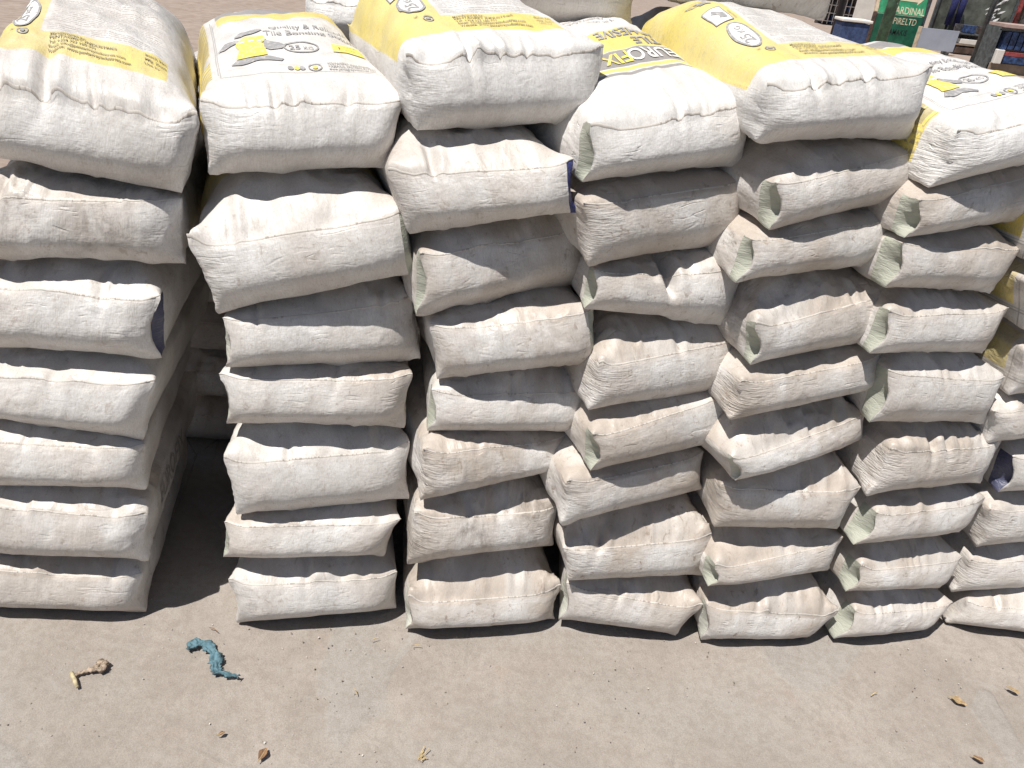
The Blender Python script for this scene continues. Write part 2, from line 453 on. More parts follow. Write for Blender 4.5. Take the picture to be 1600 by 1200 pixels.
def fast_mesh(name, V, Q, smooth=True):
    me = bpy.data.meshes.new(name)
    n, q = len(V), len(Q); k = Q.shape[1]
    me.vertices.add(n); me.vertices.foreach_set('co', np.ascontiguousarray(V, np.float32).ravel())
    me.loops.add(q*k); me.loops.foreach_set('vertex_index', np.ascontiguousarray(Q, np.int32).ravel())
    me.polygons.add(q); me.polygons.foreach_set('loop_start', np.arange(0, q*k, k, dtype=np.int32))
    me.polygons.foreach_set('use_smooth', np.full(q, smooth))
    me.update(calc_edges=True)
    return me
def put_attr(me, name, A):
    if A.ndim == 2:
        a = me.attributes.new(name, 'FLOAT_VECTOR', 'POINT'); a.data.foreach_set('vector', np.ascontiguousarray(A, np.float32).ravel())
    else:
        a = me.attributes.new(name, 'FLOAT', 'POINT'); a.data.foreach_set('value', np.ascontiguousarray(A, np.float32))

RX, RY, RZ = REST[:, 0], REST[:, 1], REST[:, 2]
ONF = (RY < 1e-6)                                                # the block end facing the yard
SACK_GEO = {}

def sack(name, TL, TR, BR, BL, crown, yaw, seed, shape='pressed', mat='plain', valve=None, vcol='v_green', vw=.034,
         fan='', tucks=(), dents=(), dust=.3, stain=.1, depth=1.0, rough=1.0, lean=0., seam=True, sweep=0., dyaw=None, vdep=None, vfront=False, swell=None):
    """one filled block-end sack. TL..BL: corners of the end face; crown: rise of the body above the seam (left, right)"""
    rg = np.random.RandomState(seed)
    sh = SHAPE[shape]; P = sh['P'].copy(); N = sh['N']
    R = REST
    so = np.array([seed*1.37, seed*.71, seed*.53])
    # --- lumps, creases and gathers in the cloth
    d = .0046*fbm(R*9 + so, seed, 2) + .0030*fbm(R*24 + so, seed + 5, 2)
    rd_ = np.clip(ridge(R*np.array([24, 44, 58]) + .6*fbm(R*14 + so, seed + 31, 1)[:, None] + so, seed + 9), 0, 1)**3
    d = d + .0034*rd_*sstep(.16, .02, RY)*sstep(-.15, .35, fbm(R*11 + so, seed + 33, 1))
    for s_, sl_ in ((-1, 1.1), (1, -1.1)):                              # slack running in from the corners of the block end
        q_ = (RZ - .10) - sl_*(RX - s_*.18)*.55 if s_ < 0 else (RZ - .10) - sl_*(RX - s_*.18)*.55
        fol = np.exp(-((RZ - .012 - .55*np.abs(RX - s_*.18))/.007)**2)*sstep(.09, .03, np.abs(RX - s_*.18))*ONF
        d = d + (.0035*rg.rand() - .0005)*fol
    near = sstep(.11, .0, RY)*(RZ > .03)
    g = ridge(np.stack([RX*48 + .35*fbm(R*20 + so, seed + 2, 1), RY*5 + so[1] + 0*RX, RZ*5], 1), seed + 11)
    d = d + .0019*np.maximum(g, -.2)*near*sstep(.0, .10, RZ)*sstep(-.2, .5, fbm(np.stack([RX*9, 0*RX, 0*RX], 1) + so, seed + 3, 1))
    wr = np.zeros(len(R))
    for side in fan:
        s = -1 if side == 'l' else 1
        e = np.where(ONF, .18 - s*RX, RY + .35*np.maximum(0, .18 - s*RX))   # way from the upright corner fold
        zc = .02 + .05*rg.rand(); ex = .055 + .02*rg.rand()
        ang = np.arctan2(RZ - zc, e + .02)
        m = np.exp(-(e/ex)**2)*sstep(-.002, .012, RZ)*((s*RX > .03))
        m = m*np.where(RZ > .0999, np.exp(-(e/(ex*.7))**2), 1)
        fanw = ridge(np.stack([ang*4.6 + 3*rg.rand(), e*7 + so[0], np.full(len(R), seed*.37)], 1), seed + 21)
        fanw = fanw + .6*ridge(np.stack([ang*10 + .8, e*12 + so[1], np.full(len(R), seed*.77)], 1), seed + 23)
        d = d + .0022*fanw*m; wr = np.maximum(wr, m)
        d = d - .006*np.exp(-((e - .05)/.022)**2 - ((RZ - .065)/.03)**2)*rg.rand()*(s*RX > .03)
    for (x0, A, wd, ry, rz, sl) in tucks:                               # folds that cross the seam
        dist = np.where(ONF, -(.10 - RZ), RY)
        xx = RX - x0 - sl*dist
        fade = np.where(ONF, sstep(rz, rz*.3, .10 - RZ), sstep(ry, ry*.25, RY)*(RZ > .09))
        d = d + .7*A*fade*(-np.exp(-(xx/wd)**2) + .75*np.exp(-((xx - 2.0*wd)/(1.3*wd))**2) + .35*np.exp(-((xx + 2.2*wd)/(1.3*wd))**2))
    for (x0, z0, A, sx, sz) in dents:
        q = np.exp(-((RX - x0)/sx)**2)*np.where(ONF, np.exp(-((RZ - z0)/sz)**2), np.exp(-(RY/(sz*1.3))**2 - ((.10 - z0)/sz)**2)*(RZ > .09))
        d = d - A*q
    P = P + N*(d*rough*(.65 + .8*rg.rand()))[:, None]
    for s_ in (-1, 1):                                                  # the folded corners stay pointed
        for z_, A_ in ((0., .013), (.10, .009)):
            g_ = A_*(.6 + .8*rg.rand())*np.exp(-(((RX - s_*.18)/.022)**2 + (RY/.030)**2 + ((RZ - z_)/.022)**2))
            P[:, 0] += s_*g_; P[:, 1] -= .45*g_; P[:, 2] += (.35 if z_ > .05 else 0.)*g_
    # --- the valve: the end sheet stands off and its sleeve folds back into the corner
    vface = None
    if valve:
        s = -1 if valve == 'l' else 1
        jv = int(np.clip(round(vw*(.9 + .5*rg.rand())/.005), 3, 11)); col_ = IDX[0 if s < 0 else NX]
        zz = np.arange(NZ + 1)/NZ
        ph = .28 + .3*rg.rand(); vd_ = 1. if vdep is None else vdep
        tri = 1 - np.abs(zz - ph)/np.where(zz < ph, ph, 1 - ph)
        for j in range(1, jv):
            f = 1 - (j - 1)/(jv - 1)
            P[col_[j], 0] += -s*f*(.004 + .030*tri**1.5)*vd_*np.minimum(1, 7*zz + .2)*np.minimum(1, 7*(1 - zz) + .2)
        P[col_[0], 1] -= .0025*np.sin(np.pi*zz)**.5                       # the free edge of the end sheet
        P[col_[0], 0] += -s*.006*np.sin(np.pi*zz)*vd_
        pid = 4 if s < 0 else 5
        qi = np.where(PANEL == pid)[0]; n_ = np.arange(len(qi))
        jj = n_ % NY if s < 0 else n_//NZ
        vface = np.zeros(len(QUADS), bool)
        if vfront:                                                        # sleeve edge turned over onto the end sheet
            i_of = np.repeat(np.arange(NX), NZ); k_ = max(3, int(round(vw/.005)))
            vface[:NX*NZ] = (i_of < k_) if s < 0 else (i_of >= NX - k_)
            P[IDX[(k_ if s < 0 else NX - k_), 0, :], 1] -= .003
        vface[qi[jj < jv]] = True
    # --- into place
    TL, TR, BR, BL = [np.array(c) for c in (TL, TR, BR, BL)]
    a = ((P[:, 0] - sh['xl'])/(sh['xr'] - sh['xl']))[:, None]; w = (P[:, 2]/sh['zs'])[:, None]
    a = np.where(a < 0, a*.72, np.where(a > 1, 1 + (a - 1)*.72, a))      # neighbours press the sides flat
    dy_ = yaw if dyaw is None else math.radians(dyaw)
    D = np.array([-math.sin(dy_), math.cos(dy_), 0.])
    B = BL + (BR - BL)*a; Tt = TL + (TR - TL)*a
    yy = (P[:, 1] - sh['yc'])[:, None]*depth
    zr = np.clip(w, 0, 1)
    belly = swell or (.036 if shape == 'pressed' else .043)                 # how far the end swells out in the middle
    bl_ = 1 - .62*np.abs(2*np.clip(a, 0, 1) - 1)**7
    prof = np.where(zr < .50, np.sin(np.pi/2*np.clip(zr/.50, 0, 1))**1.02, 1 - .26*(np.clip(zr - .50, 0, 1)/.50)**1.6)
    fr = np.clip(1 - yy/.07, 0, 1)**1.3
    yy = np.where(yy < 0, yy*.35, yy) - belly*bl_*prof*fr
    back = np.clip(yy/.45, 0, 1)
    Bav, Tav = (BL + BR)/2, (TL + TR)/2
    k = .10*back                                                 # the hidden end is a little narrower
    B = B*(1 - k) + Bav*k*np.array([1, 1, 0]) + B*k*np.array([0, 0, 1]); Tt = Tt*(1 - k) + Tav*k*np.array([1, 1, 0]) + Tt*k*np.array([0, 0, 1])
    cr_ = np.clip(np.maximum(w - 1, 0)/(sh['wc'] - 1), 0, 1.2)
    if shape == 'free': cr_ = cr_**.62*np.minimum(1, w*0 + 1)
    grow = 1. if shape == 'pressed' else .50 + .62*sstep(.0, .36, yy)
    ris = crown[0] + (crown[1] - crown[0])*np.clip(a, -.1, 1.1)
    Wd = B + (Tt - B)*np.minimum(w, 1) + np.array([0, 0, 1.])*(cr_*ris*grow + lean*yy) + D*yy
    if sweep: Wd = Wd + np.array([math.cos(yaw), math.sin(yaw), 0])*(sweep*back**2)
    org = np.array([*((BL + BR)[:2]/2 + D[:2]*.2), min(BL[2], BR[2])])
    V = Wd - org
    SACK_GEO[name] = dict(V=V, N=normalise(V))
    root = empty('cement_sack', tuple(org))
    var = np.tile(np.array([dust, stain, (seed*.618) % 1*9]), (len(V), 1))
    def piece(nm, faces, m):
        use = np.unique(faces); remap = -np.ones(len(V), int); remap[use] = np.arange(len(use))
        me = fast_mesh(nm, V[use], remap[faces])
        put_attr(me, 'rest', R[use]); put_attr(me, 'var', var[use]); put_attr(me, 'wr', wr[use])
        return link(nm, me, m, root)
    body = piece('body', QUADS if vface is None else QUADS[~vface], M['sack_'+mat])
    if vface is not None: piece('valve', QUADS[vface], M[vcol])
    if seam:
        N2 = SACK_GEO[name]['N']
        i0, i1 = 0, NX
        e = IDX[i0:i1+1, 0, NZ]; f = IDX[i0:i1+1, 0, NZ-1]; b = IDX[i0:i1+1, 1, NZ]
        A = V[f]*.30 + V[e]*.70 + N2[f]*.0002; Bq = V[e] + N2[e]*.0012; Cq = V[b]*.20 + V[e]*.80 + N2[b]*.0002
        n = len(e); SV = np.concatenate([A, Bq, Cq]); r = np.arange(n - 1)
        SQ = np.concatenate([np.stack([r, r+1, n+r+1, n+r], 1), np.stack([n+r, n+r+1, 2*n+r+1, 2*n+r], 1)])
        me = fast_mesh('seam', SV, SQ); put_attr(me, 'rest', np.tile(R[e] + so*.3, (3, 1)))
        link('seam', me, M['seam'], root)
    root['geo'] = name
    return root

# ---- print on the cloth: flat shapes laid over a panel of one sack
_ps = {}
def panel_map(root, panel):
    key = (root['geo'], panel)
    if key not in _ps:
        G = SACK_GEO[root['geo']]
        ids = {'top': IDX[:, :, NZ], 'left': IDX[0, :, :], 'right': IDX[NX, :, :]}[panel]
        U = {'top': GR['xs'], 'left': GR['ys'], 'right': GR['ys']}[panel]; Vv = {'top': GR['ys'], 'left': GR['zs'], 'right': GR['zs']}[panel]
        _ps[key] = (G['V'][ids], G['N'][ids], np.array(U), np.array(Vv))
    return _ps[key]
def lay(root, panel, uv, off=.0011):
    off = off + .0006
    S, Nn, U, Vv = panel_map(root, panel)
    u = np.clip(uv[:, 0], U[0], U[-1] - 1e-6); v = np.clip(uv[:, 1], Vv[0], Vv[-1] - 1e-6)
    i = np.clip(np.searchsorted(U, u, 'right') - 1, 0, len(U) - 2); j = np.clip(np.searchsorted(Vv, v, 'right') - 1, 0, len(Vv) - 2)
    fu = ((u - U[i])/(U[i+1] - U[i]))[:, None]; fv = ((v - Vv[j])/(Vv[j+1] - Vv[j]))[:, None]
    lo = fu >= fv
    def bl(A):
        a_, b_, c_, d_ = A[i, j], A[i+1, j], A[i+1, j+1], A[i, j+1]
        return np.where(lo, a_ + (b_ - a_)*fu + (c_ - b_)*fv, a_ + (d_ - a_)*fv + (c_ - d_)*fu)
    n = bl(Nn); n /= np.linalg.norm(n, axis=1)[:, None] + 1e-12
    return bl(S) + n*off
def flat_text(s, h, bold=0., spacing=1.0, align='LEFT'):
    cu = bpy.data.curves.new('t', 'FONT'); cu.body = s; cu.size = h/.70; cu.offset = bold*h; cu.space_character = spacing
    cu.align_x = align; cu.resolution_u = 3; cu.fill_mode = 'FRONT'; cu.space_line = 1.0
    o = bpy.data.objects.new('t', cu); COL.objects.link(o)
    dg = bpy.context.evaluated_depsgraph_get()
    me = bpy.data.meshes.new_from_object(o.evaluated_get(dg))
    bm = bmesh.new(); bm.from_mesh(me)
    bpy.data.objects.remove(o); bpy.data.curves.remove(cu); bpy.data.meshes.remove(me)
    return bm
def shape_bm(rings):
    """rings: list of closed outlines; two rings make a loop band, one a filled shape"""
    bm = bmesh.new()
    if len(rings) == 2:
        A = [bm.verts.new((*p, 0)) for p in rings[0]]; B = [bm.verts.new((*p, 0)) for p in rings[1]]; n = len(A)
        for k in range(n): bm.faces.new((A[k], A[(k+1) % n], B[(k+1) % n], B[k]))
    else:
        bm.faces.new([bm.verts.new((*p, 0)) for p in rings[0]])
        bmesh.ops.triangulate(bm, faces=bm.faces)
    return bm
def oval(cx, cy, rx, ry, n=40): return [(cx + rx*math.cos(2*math.pi*k/n), cy + ry*math.sin(2*math.pi*k/n)) for k in range(n)]
def ink(root, name, bm, mat, at, rot=0., panel='top', cut=.006, off=.0011, sx=1., flip=False):
    if cut:
        for ax in (0, 1):
            co = [v.co[ax] for v in bm.verts]
            if not co: return
            a, b = min(co), max(co); k = math.ceil(a/cut)*cut
            while k < b:
                bmesh.ops.bisect_plane(bm, geom=bm.verts[:] + bm.edges[:] + bm.faces[:], plane_co=[k if q == ax else 0 for q in range(3)], plane_no=[1 if q == ax else 0 for q in range(3)])
                k += cut
    bm.verts.ensure_lookup_table(); bm.verts.index_update()
    c, s = math.cos(rot), math.sin(rot)
    uv = np.array([(v.co.x*sx, v.co.y) for v in bm.verts])
    if flip: uv[:, 0] *= -1
    uv = np.stack([at[0] + uv[:, 0]*c - uv[:, 1]*s, at[1] + uv[:, 0]*s + uv[:, 1]*c], 1)
    V = lay(root, panel, uv, off)
    me = bpy.data.meshes.new(name); me.from_pydata(V.tolist(), [], [[v.index for v in f.verts] for f in bm.faces]); bm.free()
    for p in me.polygons: p.use_smooth = True
    return link(name, me, mat, root)
def words(root, s, h, at, mat='ink_grey', rot=0., bold=.0, panel='top', spacing=1., align='LEFT', cut=None, sx=1., off=.0011, flip=False):
    bm = flat_text(s, h, bold, spacing, align)
    return ink(root, 'lettering', bm, M[mat], at, rot, panel, (0 if h < .009 else .006) if cut is None else cut, off, sx, flip)

# stack, place from the ground, turn in degrees, end-face corners (top left, top right, bottom right, bottom left), rise of the body left/right
SACKS = [
    (1, 7, 1, [(-0.933, 1.279, 1.095), (-0.575, 1.283, 1.069), (-0.614, 1.274, 0.942), (-0.96, 1.27, 0.971)], None),
    (1, 6, 8, [(-0.958, 1.235, 0.918), (-0.62, 1.284, 0.934), (-0.627, 1.274, 0.806), (-0.983, 1.224, 0.8)], (0.054, 0.014)),
    (1, 5, 3, [(-0.997, 1.223, 0.765), (-0.662, 1.24, 0.758), (-0.681, 1.231, 0.633), (-1.028, 1.212, 0.624)], (0.039, 0.052)),
    (1, 4, 2, [(-1.033, 1.2, 0.584), (-0.685, 1.213, 0.593), (-0.726, 1.202, 0.46), (-1.058, 1.191, 0.476)], (0.044, 0.044)),
    (1, 3, 6, [(-1.052, 1.17, 0.453), (-0.721, 1.205, 0.448), (-0.737, 1.195, 0.336), (-1.079, 1.158, 0.327)], (0.037, 0.027)),
    (1, 2, 5, [(-1.083, 1.151, 0.302), (-0.73, 1.181, 0.288), (-0.748, 1.17, 0.158), (-1.115, 1.138, 0.159)], (0.028, 0.053)),
    (1, 1, 6, [(-1.123, 1.137, 0.136), (-0.766, 1.174, 0.12), (-0.776, 1.164, 0.003), (-1.15, 1.126, 0.009)], (0.027, 0.042)),
    (2, 7, 11, [(-0.56, 1.292, 1.097), (-0.24, 1.356, 1.127), (-0.267, 1.342, 1.004), (-0.552, 1.285, 0.983)], None),
    (2, 6, 10, [(-0.576, 1.23, 0.874), (-0.225, 1.297, 0.948), (-0.205, 1.292, 0.831), (-0.537, 1.227, 0.746)], (0.106, 0.066)),
    (2, 5, 16, [(-0.536, 1.233, 0.735), (-0.217, 1.327, 0.764), (-0.197, 1.323, 0.634), (-0.539, 1.225, 0.627)], (0.023, 0.063)),
    (2, 4, 10, [(-0.551, 1.234, 0.612), (-0.209, 1.295, 0.618), (-0.224, 1.284, 0.498), (-0.549, 1.227, 0.5)], (0.032, 0.032)),
    (2, 3, 15, [(-0.55, 1.2, 0.437), (-0.212, 1.292, 0.452), (-0.21, 1.282, 0.306), (-0.535, 1.194, 0.293)], (0.067, 0.05)),
    (2, 2, 10, [(-0.562, 1.196, 0.274), (-0.216, 1.257, 0.279), (-0.253, 1.243, 0.174), (-0.575, 1.186, 0.175)], (0.028, 0.036)),
    (2, 1, 13, [(-0.557, 1.172, 0.131), (-0.222, 1.249, 0.126), (-0.222, 1.241, 0.011), (-0.55, 1.164, 0.002)], (0.048, 0.052)),
    (3, 8, 18, [(-0.224, 1.3, 1.196), (0.081, 1.401, 1.224), (0.078, 1.391, 1.105), (-0.199, 1.299, 1.085)], None),
    (3, 7, 4, [(-0.241, 1.268, 1.02), (0.051, 1.292, 1.066), (0.071, 1.287, 0.977), (-0.2, 1.264, 0.922)], (0.069, 0.043)),
    (3, 6, 25, [(-0.182, 1.258, 0.887), (0.096, 1.39, 0.926), (0.117, 1.391, 0.808), (-0.18, 1.25, 0.775)], (0.039, 0.055)),
    (3, 5, 8, [(-0.161, 1.265, 0.748), (0.128, 1.309, 0.792), (0.151, 1.304, 0.68), (-0.139, 1.26, 0.631)], (0.038, 0.026)),
    (3, 4, 13, [(-0.152, 1.266, 0.606), (0.151, 1.336, 0.607), (0.144, 1.327, 0.5), (-0.155, 1.258, 0.511)], (0.033, 0.073)),
    (3, 3, 23, [(-0.159, 1.225, 0.49), (0.119, 1.343, 0.485), (0.131, 1.341, 0.393), (-0.157, 1.217, 0.364)], (0.036, 0.028)),
    (3, 2, 16, [(-0.17, 1.224, 0.326), (0.121, 1.307, 0.321), (0.125, 1.299, 0.202), (-0.177, 1.212, 0.193)], (0.043, 0.076)),
    (3, 1, 13, [(-0.177, 1.199, 0.104), (0.148, 1.274, 0.106), (0.146, 1.266, 0.002), (-0.177, 1.192, 0.006)], (0.086, 0.092)),
    (4, 8, 27, [(0.081, 1.275, 1.122), (0.351, 1.416, 1.167), (0.36, 1.412, 1.062), (0.087, 1.272, 1.04)], None),
    (4, 7, 26, [(0.088, 1.262, 1.006), (0.375, 1.404, 1.04), (0.395, 1.405, 0.918), (0.12, 1.268, 0.895)], (0.038, 0.026)),
    (4, 6, 18, [(0.128, 1.283, 0.881), (0.404, 1.372, 0.877), (0.401, 1.363, 0.764), (0.125, 1.276, 0.806)], (0.019, 0.045)),
    (4, 5, 25, [(0.157, 1.251, 0.71), (0.434, 1.382, 0.733), (0.454, 1.381, 0.612), (0.159, 1.244, 0.609)], (0.087, 0.047)),
    (4, 4, 27, [(0.167, 1.221, 0.57), (0.448, 1.368, 0.618), (0.483, 1.376, 0.489), (0.18, 1.221, 0.484)], (0.052, 0.012)),
    (4, 3, 25, [(0.133, 1.217, 0.454), (0.415, 1.349, 0.469), (0.437, 1.351, 0.361), (0.142, 1.213, 0.348)], (0.037, 0.027)),
    (4, 2, 14, [(0.146, 1.229, 0.269), (0.472, 1.311, 0.278), (0.472, 1.303, 0.158), (0.177, 1.23, 0.169)], (0.083, 0.088)),
    (4, 1, 3, [(0.174, 1.257, 0.139), (0.478, 1.27, 0.097), (0.438, 1.261, 0.003), (0.174, 1.25, 0.024)], (0.033, 0.066)),
    (5, 9, 22, [(0.354, 1.315, 1.206), (0.647, 1.437, 1.248), (0.654, 1.431, 1.134), (0.37, 1.316, 1.123)], None),
    (5, 8, 27, [(0.407, 1.298, 1.062), (0.69, 1.447, 1.117), (0.689, 1.439, 1.021), (0.423, 1.3, 0.983)], (0.063, 0.023)),
    (5, 7, 25, [(0.39, 1.292, 0.965), (0.672, 1.425, 0.992), (0.67, 1.417, 0.897), (0.387, 1.284, 0.888)], (0.026, 0.038)),
    (5, 6, 26, [(0.432, 1.277, 0.808), (0.717, 1.42, 0.851), (0.735, 1.42, 0.738), (0.452, 1.281, 0.728)], (0.084, 0.05)),
    (5, 5, 23, [(0.433, 1.266, 0.696), (0.724, 1.391, 0.72), (0.755, 1.398, 0.636), (0.438, 1.262, 0.61)], (0.039, 0.025)),
    (5, 4, 28, [(0.446, 1.235, 0.539), (0.743, 1.396, 0.583), (0.769, 1.403, 0.503), (0.474, 1.245, 0.479)], (0.075, 0.057)),
    (5, 3, 12, [(0.459, 1.282, 0.438), (0.768, 1.346, 0.42), (0.751, 1.335, 0.307), (0.471, 1.276, 0.323)], (0.046, 0.086)),
    (5, 2, 20, [(0.482, 1.246, 0.245), (0.778, 1.355, 0.269), (0.775, 1.347, 0.172), (0.485, 1.242, 0.187)], (0.082, 0.042)),
    (5, 1, 10, [(0.493, 1.254, 0.12), (0.808, 1.307, 0.082), (0.761, 1.293, 0.002), (0.508, 1.249, 0.012)], (0.071, 0.094)),
    (6, 9, 25, [(0.703, 1.369, 1.16), (0.975, 1.5, 1.223), (0.978, 1.494, 1.12), (0.697, 1.359, 1.069)], None),
    (6, 8, 26, [(0.676, 1.348, 1.047), (0.946, 1.484, 1.097), (0.943, 1.475, 0.995), (0.677, 1.343, 0.979)], (0.031, 0.033)),
    (6, 7, 22, [(0.676, 1.35, 0.968), (0.956, 1.462, 0.949), (0.921, 1.441, 0.856), (0.677, 1.344, 0.884)], (0.015, 0.05)),
    (6, 6, 21, [(0.694, 1.341, 0.833), (0.971, 1.448, 0.827), (0.958, 1.435, 0.728), (0.69, 1.334, 0.751)], (0.055, 0.032)),
    (6, 5, 17, [(0.738, 1.346, 0.71), (1.016, 1.429, 0.681), (1.015, 1.421, 0.57), (0.746, 1.34, 0.592)], (0.045, 0.051)),
    (6, 4, 20, [(0.796, 1.333, 0.533), (1.072, 1.432, 0.52), (1.074, 1.425, 0.41), (0.792, 1.323, 0.422)], (0.064, 0.054)),
    (6, 3, 20, [(0.818, 1.322, 0.376), (1.094, 1.422, 0.37), (1.076, 1.409, 0.274), (0.796, 1.308, 0.291)], (0.05, 0.044)),
    (6, 2, 18, [(0.828, 1.313, 0.226), (1.099, 1.4, 0.213), (1.08, 1.387, 0.12), (0.823, 1.306, 0.155)], (0.07, 0.066)),
    (6, 1, 17, [(0.854, 1.303, 0.1), (1.117, 1.382, 0.083), (1.074, 1.363, 0.002), (0.832, 1.29, 0.016)], (0.059, 0.041)),
    (7, 8, 24, [(0.941, 1.423, 1.025), (1.23, 1.552, 1.037), (1.24, 1.55, 0.945), (0.975, 1.43, 0.931)], None),
    (7, 7, 22, [(0.977, 1.42, 0.895), (1.287, 1.546, 0.906), (1.294, 1.541, 0.806), (1.027, 1.432, 0.791)], (0.039, 0.042)),
    (7, 6, 19, [(1.038, 1.429, 0.749), (1.324, 1.528, 0.758), (1.345, 1.526, 0.645), (1.054, 1.426, 0.642)], (0.045, 0.052)),
    (7, 5, 18, [(1.025, 1.413, 0.609), (1.32, 1.51, 0.631), (1.349, 1.512, 0.53), (1.056, 1.417, 0.527)], (0.041, 0.023)),
    (7, 4, 17, [(1.12, 1.424, 0.492), (1.406, 1.511, 0.488), (1.419, 1.507, 0.379), (1.133, 1.421, 0.395)], (0.039, 0.046)),
    (7, 3, 16, [(1.12, 1.411, 0.354), (1.417, 1.496, 0.353), (1.441, 1.495, 0.236), (1.14, 1.409, 0.239)], (0.045, 0.031)),
    (7, 2, 11, [(1.141, 1.413, 0.198), (1.442, 1.473, 0.205), (1.456, 1.468, 0.103), (1.137, 1.405, 0.096)], (0.045, 0.034)),
    (7, 1, 0, [(1.174, 1.395, 0.079), (1.449, 1.396, 0.096), (1.444, 1.389, 0.002), (1.152, 1.39, 0.004)], (0.037, 0.027)),
]
# ---------------------------------------------------------------- the yard floor
def ground_sheet():
    def axis(a, b, fine0, fine1, step):
        f = list(np.arange(fine0, fine1 + 1e-6, step)); lo = []; hi = []
        x = fine0; s = step
        while x > a: s *= 1.35; x -= s; lo.append(max(x, a))
        x = fine1; s = step
        while x < b: s *= 1.35; x += s; hi.append(min(x, b))
        return np.array(lo[::-1] + f + hi)
    xs = axis(-60, 60, -1.5, 2.0, .022); ys = axis(-6, 120, .35, 1.9, .022)
    X, Y = np.meshgrid(xs, ys, indexing='ij'); n = X.size
    p = np.stack([X.ravel(), Y.ravel(), np.zeros(n)], 1)
    z = .0055*fbm(p*3.1, 4, 3) + .0022*fbm(p*15., 8, 2)
    z = z*sstep(3.5, 1.9, p[:, 1])*sstep(2.6, 1.9, p[:, 0])*sstep(-2.4, -1.6, p[:, 0]) - .006
    p[:, 2] = z
    I = np.arange(n).reshape(X.shape)
    Q = np.stack([I[:-1, :-1].ravel(), I[1:, :-1].ravel(), I[1:, 1:].ravel(), I[:-1, 1:].ravel()], 1)
    me = fast_mesh('ground', p, Q)
    return tag(link('ground', me, M['ground']), kind='structure', label='dusty grey brown hard packed yard floor with cement spills')
ground_sheet()

# ---------------------------------------------------------------- the stacks
COUNT = {1: 7, 2: 7, 3: 8, 4: 8, 5: 9, 6: 9, 7: 8}
ORD = ['', 'bottom', 'second', 'third', 'fourth', 'fifth', 'sixth', 'seventh', 'eighth', 'ninth']
STK = {1: 'leftmost stack', 2: 'second stack from left', 3: 'third stack from left', 4: 'fourth stack from left',
       5: 'fifth stack from left', 6: 'sixth stack from left', 7: 'rightmost stack'}
